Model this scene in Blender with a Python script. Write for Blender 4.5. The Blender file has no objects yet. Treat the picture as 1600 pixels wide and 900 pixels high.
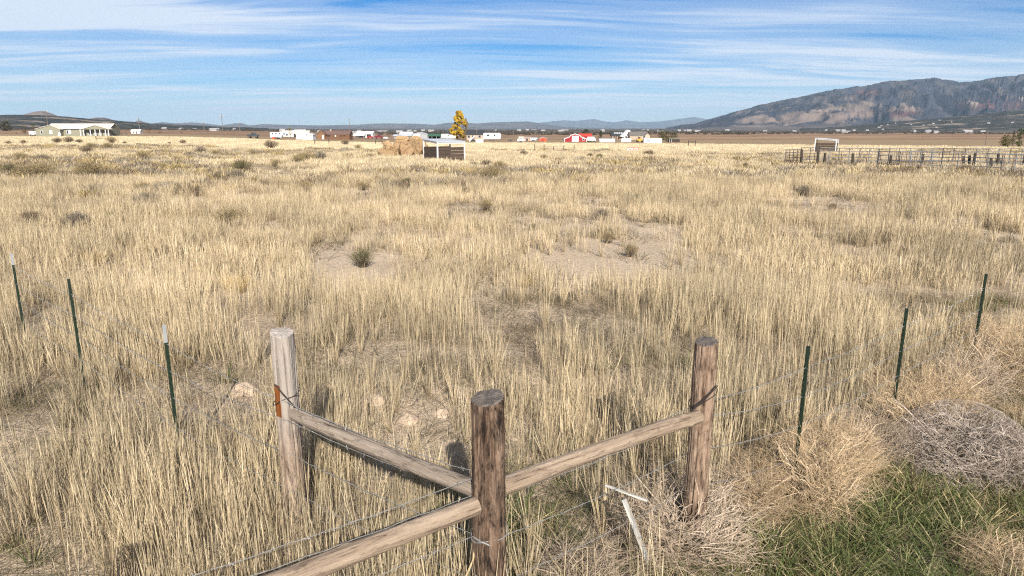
import bpy, math, random
import numpy as np
from mathutils import Vector

random.seed(7)
RNG = np.random.default_rng(11)
SC = bpy.context.scene
COL = SC.collection

# ------------------------------------------------------------------ camera, sky, sun, exposure
CAM_H = 3.2
PITCH = math.radians(13.19)
F = 24.0 / 36.0 * 1600.0
cam_d = bpy.data.cameras.new('camera'); cam = bpy.data.objects.new('camera', cam_d); COL.objects.link(cam)
cam.location = (0, 0, CAM_H); cam.rotation_euler = (math.radians(90) - PITCH, 0, 0)
cam_d.lens = 24.0; cam_d.sensor_width = 36.0; cam_d.clip_start = 0.05; cam_d.clip_end = 200000
SC.camera = cam
SUN_EL = math.radians(31.0); SUN_AZ = math.radians(170.7)      # azimuth clockwise from +Y
w = bpy.data.worlds.new('World'); SC.world = w; w.use_nodes = True
nt = w.node_tree; nt.nodes.clear()


def nd(tree, kind, **kw):
    n = tree.nodes.new(kind)
    for k, v in kw.items():
        setattr(n, k, v)
    return n


def mathn(tree, op, a, b=None, clamp=False):
    n = nd(tree, 'ShaderNodeMath', operation=op, use_clamp=clamp)
    for i, v in enumerate((a, b)):
        if v is None:
            continue
        if isinstance(v, (int, float)):
            n.inputs[i].default_value = v
        else:
            tree.links.new(v, n.inputs[i])
    return n.outputs[0]


def ramp(tree, fac, stops, interp='LINEAR'):
    n = nd(tree, 'ShaderNodeValToRGB'); n.color_ramp.interpolation = interp
    e = n.color_ramp.elements
    while len(e) > 1:
        e.remove(e[-1])
    e[0].position = stops[0][0]; e[0].color = (*stops[0][1], 1) if len(stops[0][1]) == 3 else stops[0][1]
    for p, c in stops[1:]:
        x = e.new(p); x.color = (*c, 1)
    tree.links.new(fac, n.inputs[0])
    return n.outputs[0]


def mixc(tree, fac, a, b, mode='MIX'):
    n = nd(tree, 'ShaderNodeMix', data_type='RGBA', blend_type=mode)
    for s, v in ((n.inputs[0], fac), (n.inputs[6], a), (n.inputs[7], b)):
        if isinstance(v, (int, float)):
            s.default_value = v
        elif isinstance(v, tuple):
            s.default_value = (*v, 1)
        else:
            tree.links.new(v, s)
    return n.outputs[2]


def noise(tree, vec, scale, detail=4, rough=0.55, dist=0.0, lac=2.0):
    n = nd(tree, 'ShaderNodeTexNoise'); n.inputs['Scale'].default_value = scale
    n.inputs['Detail'].default_value = detail; n.inputs['Roughness'].default_value = rough
    n.inputs['Distortion'].default_value = dist; n.inputs['Lacunarity'].default_value = lac
    if vec is not None:
        tree.links.new(vec, n.inputs['Vector'])
    return n.outputs[0]


def mapping(tree, vec, scale=(1, 1, 1), loc=(0, 0, 0), rot=(0, 0, 0)):
    n = nd(tree, 'ShaderNodeMapping'); n.inputs['Scale'].default_value = scale
    n.inputs['Location'].default_value = loc; n.inputs['Rotation'].default_value = rot
    tree.links.new(vec, n.inputs['Vector'])
    return n.outputs[0]


sky = nd(nt, 'ShaderNodeTexSky', sky_type='NISHITA'); sky.sun_disc = False
sky.sun_elevation = SUN_EL; sky.sun_rotation = SUN_AZ; sky.altitude = 1700
sky.air_density = 1.0; sky.dust_density = 0.0; sky.ozone_density = 4.0
tc = nd(nt, 'ShaderNodeTexCoord')
sep = nd(nt, 'ShaderNodeSeparateXYZ'); nt.links.new(tc.outputs['Generated'], sep.inputs[0])
zz = mathn(nt, 'ADD', mathn(nt, 'MAXIMUM', sep.outputs[2], 0.0), 0.045)
cx = mathn(nt, 'DIVIDE', sep.outputs[0], zz); cy = mathn(nt, 'DIVIDE', sep.outputs[1], zz)
cmb = nd(nt, 'ShaderNodeCombineXYZ'); nt.links.new(cx, cmb.inputs[0]); nt.links.new(cy, cmb.inputs[1])
# thin cirrus: long fibres, broad veils and a few ragged tufts on one high layer
wv = mapping(nt, cmb.outputs[0], (0.20, 0.20, 1), (2.0, 0.7, 0))
wn = nd(nt, 'ShaderNodeTexNoise'); wn.inputs['Scale'].default_value = 1.0; wn.inputs['Detail'].default_value = 3; nt.links.new(wv, wn.inputs['Vector'])
wm = nd(nt, 'ShaderNodeVectorMath', operation='MULTIPLY_ADD'); nt.links.new(wn.outputs['Color'], wm.inputs[0]); wm.inputs[1].default_value = (1.6, 1.6, 0); nt.links.new(cmb.outputs[0], wm.inputs[2])
v1 = mapping(nt, wm.outputs[0], (0.20, 1.05, 1), (3.7, 1.3, 0), (0, 0, math.radians(-7)))
n1 = noise(nt, v1, 1.0, 10, 0.60, 0.7)
v3 = mapping(nt, wm.outputs[0], (0.55, 4.2, 1), (0.4, 2.3, 0), (0, 0, math.radians(-12)))
n3 = noise(nt, v3, 1.0, 9, 0.62, 0.3)
v2 = mapping(nt, cmb.outputs[0], (0.13, 0.33, 1), (6.2, 5.4, 0), (0, 0, math.radians(6)))
n2 = noise(nt, v2, 1.0, 4, 0.5, 0.3)
cl = mathn(nt, 'ADD', mathn(nt, 'ADD', mathn(nt, 'MULTIPLY', n1, 0.50), mathn(nt, 'MULTIPLY', n2, 0.52)), mathn(nt, 'MULTIPLY', n3, 0.06))
cl = ramp(nt, cl, [(0.44, (0, 0, 0)), (0.51, (.28, .28, .28)), (0.61, (.86, .86, .86))], 'EASE')
hs = nd(nt, 'ShaderNodeHueSaturation'); hs.inputs['Saturation'].default_value = 1.48; hs.inputs['Value'].default_value = 0.92
nt.links.new(sky.outputs[0], hs.inputs['Color'])
skyb = mixc(nt, 1.0, hs.outputs[0], (.86, .935, 1.06), 'MULTIPLY')
skyc = mixc(nt, cl, skyb, (8.6, 9.3, 10.3))
bg = nd(nt, 'ShaderNodeBackground'); bg.inputs[1].default_value = 0.062
nt.links.new(skyc, bg.inputs[0])
wo = nd(nt, 'ShaderNodeOutputWorld'); nt.links.new(bg.outputs[0], wo.inputs[0])

to_sun = Vector((math.sin(SUN_AZ) * math.cos(SUN_EL), math.cos(SUN_AZ) * math.cos(SUN_EL), math.sin(SUN_EL)))
sl = bpy.data.lights.new('sun', 'SUN'); sl.energy = 5.0; sl.angle = math.radians(0.53); sl.color = (1.0, 0.95, 0.87)
so = bpy.data.objects.new('sun', sl); COL.objects.link(so)
so.rotation_euler = (-to_sun).to_track_quat('-Z', 'Y').to_euler(); so.location = (20, -60, 60)
SC.view_settings.view_transform = 'Standard'; SC.view_settings.look = 'None'
SC.view_settings.exposure = 0.68; SC.view_settings.gamma = 1.0; SC.view_settings.use_curve_mapping = False
SC.render.engine = 'CYCLES'
SC.cycles.max_bounces = 4; SC.cycles.diffuse_bounces = 1; SC.cycles.transmission_bounces = 2
SC.cycles.transparent_max_bounces = 4; SC.cycles.volume_bounces = 0
SC.cycles.use_denoising = False; SC.cycles.use_adaptive_sampling = True; SC.cycles.adaptive_threshold = 0.03; SC.cycles.adaptive_min_samples = 48
SC.cycles.filter_width = 1.2

# ------------------------------------------------------------------ numeric helpers
CP, SP = math.cos(PITCH), math.sin(PITCH)


def hsh(ix, iy, s):
    n = (ix.astype(np.int64) * 374761393 + iy.astype(np.int64) * 668265263 + s * 974634777) & 0x7fffffff
    n = ((n ^ (n >> 13)) * 1274126177) & 0x7fffffff
    return ((n ^ (n >> 16)) & 0xffff) / 65535.0


def vnoise(x, y, s=0):
    x = np.asarray(x, float); y = np.asarray(y, float)
    ix, iy = np.floor(x), np.floor(y); fx, fy = x - ix, y - iy
    fx = fx * fx * (3 - 2 * fx); fy = fy * fy * (3 - 2 * fy)
    a, b, c, d = hsh(ix, iy, s), hsh(ix + 1, iy, s), hsh(ix, iy + 1, s), hsh(ix + 1, iy + 1, s)
    return (a * (1 - fx) + b * fx) * (1 - fy) + (c * (1 - fx) + d * fx) * fy


def fbm(x, y, s=0, o=4, g=0.5):
    t, a, n = 0, 1.0, 0
    for i in range(o):
        t = t + a * vnoise(np.asarray(x) * 2 ** i + 17.3 * i, np.asarray(y) * 2 ** i - 9.1 * i, s + i); n += a; a *= g
    return t / n


def sstep(a, b, x):
    t = np.clip((np.asarray(x, float) - a) / (b - a), 0, 1)
    return t * t * (3 - 2 * t)


def zg(x, y):
    """height of the ground"""
    x = np.asarray(x, float); y = np.asarray(y, float)
    t = x / np.maximum(y, 1.0)
    s = sstep(-.55, -.15, t)
    drop = 7.0 * (1 - np.exp(-0.002 * np.maximum(0, y - 60))) * s
    r = np.hypot(x, y)
    rel = (fbm(x * .35, y * .35, 3, 3) - .5) * .16 * np.clip(80 / (r + 1), 0, 1) + (fbm(x * 1.9, y * 1.9, 9, 2) - .5) * .06 * np.clip(20 / (r + 1), 0, 1)
    return -drop + rel


def project(x, y, z):
    dep = y * CP + (CAM_H - z) * SP
    dep = np.where(np.abs(dep) < 1e-3, 1e-3, dep)
    return 800 + F * x / dep, 450 + F * ((CAM_H - z) * CP - y * SP) / dep


def ray(px, py):
    a, b = (px - 800) / F, (py - 450) / F
    return Vector((a, CP - b * SP, -(SP + b * CP)))


def at_z(px, py, z):
    r = ray(px, py); t = (z - CAM_H) / r.z
    return Vector((r.x * t, r.y * t, z))


def ground(px, py):
    r = ray(px, py); t = 1.0
    lo, hi = 0.5, 60000.0
    f = lambda t: CAM_H + r.z * t - float(zg(r.x * t, r.y * t))
    t = lo
    while t < hi and f(t) > 0:
        lo = t; t *= 1.03
    hi = t
    for _ in range(30):
        m = (lo + hi) / 2
        if f(m) > 0: lo = m
        else: hi = m
    return Vector((r.x * hi, r.y * hi, float(zg(r.x * hi, r.y * hi))))


def mpp(p):
    return (p.y * CP + (CAM_H - p.z) * SP) / F


# ------------------------------------------------------------------ materials
MATS = {}


def mat(name, col, rough=0.8, var=0.15, scale=4.0, stretch=(1, 1, 1), metal=0.0, bump=0.0, coord='Object', spec=0.3):
    if name in MATS:
        return MATS[name]
    m = bpy.data.materials.new(name); m.use_nodes = True; t = m.node_tree
    p = t.nodes['Principled BSDF']; p.inputs['Roughness'].default_value = rough; p.inputs['Metallic'].default_value = metal
    p.inputs['Specular IOR Level'].default_value = spec
    c = nd(t, 'ShaderNodeTexCoord'); v = mapping(t, c.outputs[coord], stretch)
    n = noise(t, v, scale, 5, 0.6)
    k = ramp(t, n, [(0.25, (1 - var * 2,) * 3), (0.75, (1 + var,) * 3)])
    t.links.new(mixc(t, 1.0, tuple(col), k, 'MULTIPLY'), p.inputs['Base Color'])
    if bump:
        b = nd(t, 'ShaderNodeBump'); b.inputs['Strength'].default_value = bump; b.inputs['Distance'].default_value = 0.02
        t.links.new(n, b.inputs['Height']); t.links.new(b.outputs[0], p.inputs['Normal'])
    MATS[name] = m
    return m


def leafmat(name, transl=0.25, patch=((1, 1, 1), (1, 1, 1)), rnd=(0.82, 1.12), patchscale=0.25):
    """colour from the 'Col' attribute, varied per instance and in soft patches of the field"""
    m = bpy.data.materials.new(name); m.use_nodes = True; t = m.node_tree; t.nodes.clear()
    a = nd(t, 'ShaderNodeAttribute', attribute_name='Col')
    oi = nd(t, 'ShaderNodeObjectInfo')
    k = ramp(t, oi.outputs['Random'], [(0, (rnd[0],) * 3), (1, (rnd[1],) * 3)])
    c = mixc(t, 1.0, a.outputs['Color'], k, 'MULTIPLY')
    g = nd(t, 'ShaderNodeNewGeometry')
    n = noise(t, mapping(t, g.outputs['Position'], (1, 1, 0)), patchscale, 3, 0.6)
    pk = ramp(t, n, [(0.36, patch[0]), (0.64, patch[1])])
    c = mixc(t, 1.0, c, pk, 'MULTIPLY')
    d = nd(t, 'ShaderNodeBsdfDiffuse'); tr = nd(t, 'ShaderNodeBsdfTranslucent')
    t.links.new(c, d.inputs[0]); t.links.new(c, tr.inputs[0])
    mx = nd(t, 'ShaderNodeMixShader'); mx.inputs[0].default_value = transl
    t.links.new(d.outputs[0], mx.inputs[1]); t.links.new(tr.outputs[0], mx.inputs[2])
    o = nd(t, 'ShaderNodeOutputMaterial'); t.links.new(mx.outputs[0], o.inputs[0])
    MATS[name] = m
    return m


# ------------------------------------------------------------------ mesh builder
class MB:
    def __init__(s):
        s.v = []; s.f = []

    def add(s, vs, fs):
        o = len(s.v); s.v += [tuple(q) for q in vs]; s.f += [tuple(i + o for i in q) for q in fs]
        return s

    def box(s, x0, x1, y0, y1, z0, z1):
        return s.add([(x0, y0, z0), (x1, y0, z0), (x1, y1, z0), (x0, y1, z0), (x0, y0, z1), (x1, y0, z1), (x1, y1, z1), (x0, y1, z1)],
                     [(0, 3, 2, 1), (4, 5, 6, 7), (0, 1, 5, 4), (1, 2, 6, 5), (2, 3, 7, 6), (3, 0, 4, 7)])

    def prism(s, poly, y0, y1):
        """polygon in XZ extruded along Y"""
        n = len(poly)
        s.add([(x, y0, z) for x, z in poly] + [(x, y1, z) for x, z in poly],
              [tuple(range(n)), tuple(range(2 * n - 1, n - 1, -1))] + [(i, i + n, (i + 1) % n + n, (i + 1) % n) for i in range(n)])
        return s

    def prism_x(s, poly, x0, x1):
        """polygon in YZ extruded along X"""
        n = len(poly)
        s.add([(x0, y, z) for y, z in poly] + [(x1, y, z) for y, z in poly],
              [tuple(range(n - 1, -1, -1)), tuple(range(n, 2 * n))] + [(i, (i + 1) % n, (i + 1) % n + n, i + n) for i in range(n)])
        return s

    def tube(s, pts, rad, sides=6, cap=True):
        pts = [Vector(p) for p in pts]; n = len(pts)
        if not isinstance(rad, (list, tuple)):
            rad = [rad] * n
        up = Vector((0.123, 0.31, 0.94)); vs = []
        for i, p in enumerate(pts):
            d = (pts[min(i + 1, n - 1)] - pts[max(i - 1, 0)])
            if d.length < 1e-9: d = Vector((0, 0, 1))
            d.normalize()
            a = d.cross(up)
            if a.length < 0.05: a = d.cross(Vector((1, 0, 0)))
            a.normalize(); b = d.cross(a)
            for k in range(sides):
                t = 2 * math.pi * k / sides
                vs.append(p + (a * math.cos(t) + b * math.sin(t)) * rad[i])
        fs = []
        for i in range(n - 1):
            for k in range(sides):
                fs.append((i * sides + k, i * sides + (k + 1) % sides, (i + 1) * sides + (k + 1) % sides, (i + 1) * sides + k))
        if cap and sides > 2:
            fs.append(tuple(range(sides - 1, -1, -1))); fs.append(tuple((n - 1) * sides + k for k in range(sides)))
        return s.add(vs, fs)

    def mesh(s, name, m=None, smooth=False):
        me = bpy.data.meshes.new(name); me.from_pydata(s.v, [], s.f); me.update()
        if m: me.materials.append(m)
        if smooth:
            me.polygons.foreach_set('use_smooth', [True] * len(me.polygons))
        return me

    def build(s, name, m, parent=None, smooth=False, loc=None):
        o = bpy.data.objects.new(name, s.mesh(name, m, smooth)); COL.objects.link(o)
        if parent: o.parent = parent
        if loc is not None: o.location = loc
        return o


def tag(o, label, cat, group=None):
    o['label'] = label; o['category'] = cat
    if group: o['group'] = group
    return o


def thing(name, label, cat, loc=(0, 0, 0), rz=0, group=None):
    o = bpy.data.objects.new(name, None); o.empty_display_size = 0.2; COL.objects.link(o)
    o.location = loc; o.rotation_euler = (0, 0, rz)
    return tag(o, label, cat, group)


def struct(o):
    o['kind'] = 'structure'
    return o


def dup(root, loc, rz=0, scale=1.0, label=None, group=None, cat=None):
    r = root.copy(); COL.objects.link(r); r.location = loc; r.rotation_euler = (0, 0, rz)
    r.scale = (scale,) * 3 if isinstance(scale, (int, float)) else scale
    if label: r['label'] = label
    if group: r['group'] = group
    if cat: r['category'] = cat
    for ch in root.children:
        c = ch.copy(); COL.objects.link(c); c.parent = r
        for g in ch.children:
            d = g.copy(); COL.objects.link(d); d.parent = c
    return r


def setcol(me, cols):
    a = me.color_attributes.new('Col', 'FLOAT_COLOR', 'POINT')
    c = np.ones((len(me.vertices), 4), np.float32); c[:, :3] = cols
    a.data.foreach_set('color', c.ravel())


def smooth(me):
    me.polygons.foreach_set('use_smooth', [True] * len(me.polygons))


def numesh(name, v, f, m):
    me = bpy.data.meshes.new(name); me.from_pydata(np.asarray(v).tolist(), [], np.asarray(f).tolist() if not isinstance(f, list) else f); me.update()
    if m: me.materials.append(m)
    return me


# ------------------------------------------------------------------ ground
def ground_material():
    m = bpy.data.materials.new('soil'); m.use_nodes = True; t = m.node_tree
    p = t.nodes['Principled BSDF']; p.inputs['Roughness'].default_value = 0.95; p.inputs['Specular IOR Level'].default_value = 0.1
    g = nd(t, 'ShaderNodeNewGeometry'); pos = g.outputs['Position']
    s = nd(t, 'ShaderNodeSeparateXYZ'); t.links.new(pos, s.inputs[0])
    # near soil: pinkish tan with litter
    n1 = noise(t, pos, 0.6, 6, 0.6); n2 = noise(t, pos, 9.0, 6, 0.7); n3 = noise(t, pos, 60.0, 3, 0.6)
    soil = ramp(t, n2, [(0.3, (.36, .27, .185)), (0.5, (.56, .435, .305)), (0.72, (.67, .535, .39))])
    soil = mixc(t, ramp(t, n1, [(.4, (0, 0, 0)), (.65, (.55, .55, .55))]), soil, (.48, .365, .255))
    soil = mixc(t, 1.0, soil, ramp(t, n3, [(.3, (.8, .8, .8)), (.7, (1.1, 1.1, 1.1))]), 'MULTIPLY')
    # dry grassland underneath the far field, its front-lit brightness put into the colour
    straw = mixc(t, noise(t, pos, 0.12, 5, .65), (.50, .39, .25), (.72, .60, .42))
    d = mathn(t, 'SUBTRACT', s.outputs[1], 35.0); d = mathn(t, 'DIVIDE', d, 90.0, True)
    c = mixc(t, d, soil, straw)
    # ploughed and fallow fields beyond the pasture
    rx = mathn(t, 'DIVIDE', s.outputs[0], mathn(t, 'MAXIMUM', s.outputs[1], 1.0))
    edge = mathn(t, 'SUBTRACT', 268.0, mathn(t, 'MULTIPLY', mathn(t, 'MAXIMUM', mathn(t, 'SUBTRACT', rx, 0.0), 0.0), 140.0))
    wob = mathn(t, 'MULTIPLY', noise(t, mapping(t, pos, (.02, .02, 0)), 1.0, 3), 24.0)
    k = mathn(t, 'DIVIDE', mathn(t, 'SUBTRACT', mathn(t, 'ADD', s.outputs[1], wob), mathn(t, 'ADD', edge, 10.0)), 6.0, True)
    fv = mapping(t, pos, (.0010, .006, 0), (.3, .2, 0))
    fn = noise(t, fv, 1.0, 5, .6, .4)
    fields = ramp(t, fn, [(.30, (.17, .11, .07)), (.40, (.27, .155, .09)), (.47, (.40, .27, .16)), (.52, (.22, .14, .09)), (.58, (.33, .19, .105)), (.66, (.20, .135, .09)), (.74, (.36, .25, .16))])
    sp = noise(t, mapping(t, pos, (.08, .03, 0)), 1.0, 5, .7)
    fields = mixc(t, 1.0, fields, ramp(t, sp, [(.35, (.62, .62, .62)), (.6, (1.1, 1.1, 1.1))]), 'MULTIPLY')
    verge = mixc(t, sp, (.20, .14, .085), (.40, .29, .17))
    k2 = mathn(t, 'DIVIDE', mathn(t, 'SUBTRACT', s.outputs[1], 380.0), 60.0, True)
    far = mixc(t, k2, verge, fields)
    bn = noise(t, mapping(t, pos, (.0016, .004, 0)), 1.0, 5, .65)
    brush = ramp(t, bn, [(.35, (.075, .066, .052)), (.55, (.13, .105, .08)), (.7, (.21, .165, .12))])
    k3 = mathn(t, 'DIVIDE', mathn(t, 'SUBTRACT', s.outputs[1], 1250.0), 400.0, True)
    far = mixc(t, k3, far, brush)
    c = mixc(t, k, c, far)
    t.links.new(c, p.inputs['Base Color'])
    b = nd(t, 'ShaderNodeBump'); b.inputs['Strength'].default_value = 0.9; b.inputs['Distance'].default_value = 0.05
    t.links.new(n2, b.inputs['Height']); t.links.new(b.outputs[0], p.inputs['Normal'])
    return m


na = 520
ang = np.concatenate([np.linspace(-0.85, 0.85, 400), np.linspace(0.85, 2 * math.pi - 0.85, na - 400 + 2)[1:-1]])
rad = np.concatenate([np.linspace(0.6, 14, 110), np.geomspace(14.2, 38000, 130)])
A, R = np.meshgrid(ang, rad)
gx, gy = (R * np.sin(A)).ravel(), (R * np.cos(A)).ravel()
gv = np.stack([gx, gy, zg(gx, gy)], 1); nr = len(rad); na = len(ang)
gv = np.vstack([gv, [[0, 0, float(zg(0, 0))]]])
ii, jj = np.meshgrid(np.arange(nr - 1), np.arange(na), indexing='ij'); j2 = (jj + 1) % na
q = np.stack([ii * na + jj, (ii + 1) * na + jj, (ii + 1) * na + j2, ii * na + j2], -1).reshape(-1, 4)
gf = q[:, ::-1].tolist() + [(len(gv) - 1, j, (j + 1) % na) for j in range(na)]
me = numesh('ground', gv, [tuple(f) for f in gf], ground_material()); smooth(me)
me.update(); 
if me.polygons[0].normal.z < 0: me.flip_normals()
struct_ground = bpy.data.objects.new('ground', me); COL.objects.link(struct_ground); struct(struct_ground)

# ------------------------------------------------------------------ mountains and hills
MT = leafmat('mountain_rock', 0.0, ((.88, .88, .88), (1.1, 1.1, 1.1)), (1, 1), 0.004)


def range_mesh(name, sky_px, Y0, Y1, Y2, colfun, seed, rough=.25, nu=260, nv=60, base=-8.0, gully=1.0):
    """a range of hills: foot at Y0, crest at Y1, back slope to Y2; crest heights read from the skyline"""
    px = np.linspace(sky_px[0][0], sky_px[-1][0], nu)
    py = np.interp(px, [a for a, b in sky_px], [b for a, b in sky_px])
    py = py - (fbm(px * .06, px * 0, seed, 4) - .5) * rough * 8
    v = np.linspace(0, 1.25, nv)
    U, V = np.meshgrid(px, v); PY = np.meshgrid(py, v)[0]
    Yf = np.where(V <= 1, Y0 + (Y1 - Y0) * V, Y1 + (Y2 - Y1) * (V - 1) / .25)
    Hc = CAM_H + np.maximum(0.0, (200 - PY)) / (F / CP) * Y1 - base
    az = (U - 800) / (F / CP)
    X = az * Yf
    prof = np.where(V <= 1, V ** 1.15 * .86 + .14 * sstep(0, 1, V), 1 - (V - 1) / .25)
    wx = X / (Y1 * .02) + 3 * fbm(X / (Y1 * .05), Yf / (Y1 * .05), seed + 5, 3)
    rid = 1 - np.abs(2 * fbm(wx * .55, Yf / (Y1 * .10), seed + 9, 5, .58) - 1)
    env = np.clip(V * (1 - V) * 4, 0, 1)
    z = base + Hc * (prof + gully * env * (rid - .72) * .55)
    z = np.where(V > 1, base + Hc * prof, z)
    cols = colfun(U, 200 - (z - CAM_H) / Yf * (F / CP), V, rid, X, Yf)
    vs = np.stack([X, Yf, z], -1).reshape(-1, 3)
    I, J = np.meshgrid(np.arange(nv - 1), np.arange(nu - 1), indexing='ij')
    f = np.stack([I * nu + J, I * nu + J + 1, (I + 1) * nu + J + 1, (I + 1) * nu + J], -1).reshape(-1, 4)
    me = numesh(name, vs, [tuple(a) for a in f.tolist()], MT); setcol(me, cols.reshape(-1, 3)); smooth(me)
    o = bpy.data.objects.new(name, me); COL.objects.link(o); struct(o)
    return vs.reshape(nv, nu, 3)


def L3(c, k):
    return np.asarray(c)[None, None, :] * k[..., None]


def lerp3(a, b, k):
    k = np.clip(k, 0, 1)[..., None]
    return a * (1 - k) + np.asarray(b) * k


def col_big(U, P, V, rid, X, Y):
    n = fbm(X / 260, Y / 160, 41, 5, .6); n2 = fbm(X / 900, Y / 500, 43, 4)
    c = np.zeros(U.shape + (3,)) + np.array((.038, .040, .052))
    c = lerp3(c, (.070, .064, .066), sstep(.45, .65, n))
    # pale badland slopes low on the face
    low = np.exp(-((P - (186 - (U - 1240) * .05)) / 13) ** 2) * sstep(1110, 1200, U) * (1 - sstep(1370, 1470, U))
    c = lerp3(c, (.20, .15, .122), sstep(.40, .74, low * .72 + (n - .5) * 1.5 + (rid - .75) * .9))
    mid = np.exp(-((P - 163) / 8) ** 2) * np.exp(-((U - 1345) / 75) ** 2)
    c = lerp3(c, (.16, .125, .105), sstep(.36, .65, mid * .72 + (n - .5) * 1.4))
    # red cliffs and the cream scar
    red = np.exp(-((P - (166 - (U - 1550) * .02)) / 5.5) ** 2) * sstep(1470, 1500, U) + np.exp(-((P - 179) / 4) ** 2) * np.exp(-((U - 1405) / 36) ** 2)
    red = red + .9 * np.exp(-((P - 146) / 4) ** 2) * np.exp(-((U - 1350) / 26) ** 2)
    c = lerp3(c, (.115, .058, .056), sstep(.35, .70, red + (n - .5) * .8))
    scar = np.exp(-((P - 158 + (U - 1525) * .25) / 4) ** 2) * np.exp(-((U - 1522) / 17) ** 2) + np.exp(-((P - 153.5) / 1.8) ** 2) * sstep(1578, 1590, U)
    c = lerp3(c, (.38, .31, .24), sstep(.35, .65, scar + (n - .5) * 1.2))
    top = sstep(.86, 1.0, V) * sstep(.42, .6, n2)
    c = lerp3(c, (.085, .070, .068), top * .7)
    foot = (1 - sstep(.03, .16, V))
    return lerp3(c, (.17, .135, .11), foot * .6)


def col_dark(U, P, V, rid, X, Y):
    n = fbm(X / 60, Y / 50, 51, 5, .6)
    c = np.zeros(U.shape + (3,)) + np.array((.043, .046, .040))
    c = lerp3(c, (.10, .085, .07), sstep(.5, .66, n))
    return lerp3(c, (.30, .23, .17), sstep(.66, .74, fbm(X / 200, Y / 60, 57, 4)))


def col_plain(base, alt):
    def f(U, P, V, rid, X, Y):
        n = fbm(X / 400, Y / 300, 61, 5, .6)
        c = np.zeros(U.shape + (3,)) + np.array(base)
        return lerp3(c, alt, sstep(.45, .62, n))
    return f


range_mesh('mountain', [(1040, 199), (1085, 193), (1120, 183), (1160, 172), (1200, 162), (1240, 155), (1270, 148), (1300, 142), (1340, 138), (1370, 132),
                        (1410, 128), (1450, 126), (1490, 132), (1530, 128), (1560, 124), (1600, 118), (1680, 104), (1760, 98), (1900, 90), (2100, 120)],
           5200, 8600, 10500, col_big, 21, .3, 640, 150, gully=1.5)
FOOT = range_mesh('foothill', [(1250, 203), (1330, 196), (1400, 190), (1460, 186), (1520, 180), (1570, 174), (1600, 172), (1700, 166), (1900, 160), (2050, 200)],
           2700, 3900, 4600, col_dark, 22, .2, 260, 50, gully=.35)
range_mesh('hill_ridge', [(-450, 172), (-200, 178), (0, 180), (60, 180), (110, 183), (150, 187), (200, 190), (240, 193), (300, 196), (420, 200)],
           1700, 3000, 3700, col_dark, 23, .2, 260, 50, gully=.35)
range_mesh('hill', [(-60, 184), (0, 184), (30, 182), (45, 178), (58, 175), (70, 174), (82, 177), (98, 184), (120, 184), (140, 186), (152, 184), (165, 184), (190, 191), (205, 193), (213, 190), (219, 188), (226, 191), (250, 196), (300, 201)],
           3900, 5200, 6200, col_plain((.12, .10, .085), (.22, .165, .135)), 24, .05, 240, 40, gully=.4)
range_mesh('far_hills', [(200, 199), (255, 191), (275, 193), (300, 191), (330, 194), (345, 196), (365, 193), (376, 192), (390, 196), (415, 194), (440, 195), (500, 196), (560, 195), (580, 193), (610, 193), (640, 193),
                         (680, 195), (700, 192), (715, 191), (745, 193), (780, 191), (825, 190), (845, 193), (880, 198), (940, 201)],
           11000, 14000, 16000, col_plain((.10, .095, .09), (.17, .145, .13)), 25, .08, 420, 40, gully=.5)
range_mesh('blue_mountain', [(780, 200), (850, 191), (880, 188), (900, 189), (927, 186), (945, 190), (962, 191), (978, 188), (1000, 191), (1030, 190), (1060, 186), (1085, 183), (1100, 186), (1200, 196)],
           21000, 26000, 30000, col_plain((.10, .10, .10), (.14, .13, .12)), 26, .08, 260, 40, gully=.5)

# ------------------------------------------------------------------ buildings of the settlement
WHITE = mat('white_paint', (.80, .79, .76), .6, .05, 2.0)
OFFWHITE = mat('off_white_siding', (.66, .63, .57), .7, .08, 1.0)
CREAM = mat('cream_metal_roof', (.74, .66, .54), .5, .05, .6, (1, 1, 1))
SAGE = mat('sage_siding', (.25, .24, .175), .8, .06, 1.0, (.2, 1, 6))
DARKW = mat('dark_glass', (.03, .035, .04), .15, .05, 1.0, spec=.5)
DARK = mat('dark_opening', (.03, .027, .025), .9, .05)
LOG = mat('log_brown', (.22, .115, .06), .8, .2, 1.0, (.2, 1, 5))
BROOF = mat('brown_shingle', (.17, .105, .085), .85, .15, 1.5)
GREYROOF = mat('grey_shingle', (.17, .15, .135), .85, .15, 1.5)
BLACKROOF = mat('charcoal_shingle', (.045, .047, .05), .85, .15, 1.5)
TINROOF = mat('tin_roof', (.50, .52, .55), .45, .06, .5, metal=.0)
GREYWALL = mat('grey_metal_siding', (.33, .33, .33), .7, .06, .8)
REDW = mat('barn_red', (.30, .022, .025), .7, .12, 1.0, (4, 4, .4))
REDROOF = mat('red_metal_roof', (.46, .06, .045), .55, .1, 1.0)
ORANGE = mat('orange_paint', (.62, .10, .035), .6, .15, 1.5)
AMBER = mat('amber_paint', (.62, .33, .06), .6, .15, 1.5)
GREENROOF = mat('green_metal_roof', (.05, .12, .075), .6, .1, 1.0)
TANW = mat('tan_stucco', (.42, .33, .24), .85, .08, 1.0)
RUST = mat('rusted_metal', (.17, .085, .05), .85, .25, 6)
DKWOOD = mat('dark_old_wood', (.06, .045, .035), .9, .3, 5, (4, 4, .6))
GREYWOOD = mat('grey_old_wood', (.20, .16, .125), .9, .25, 5, (4, 4, .6))
TYRE = mat('tyre_rubber', (.02, .02, .02), .85, .1)
GALV = mat('galvanised_pipe', (.17, .175, .185), .55, .2, 5)
DKPIPE = mat('dark_steel_pipe', (.06, .06, .075), .55, .15, 5)
BLUE = mat('blue_print', (.08, .16, .45), .6, .1)


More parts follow.
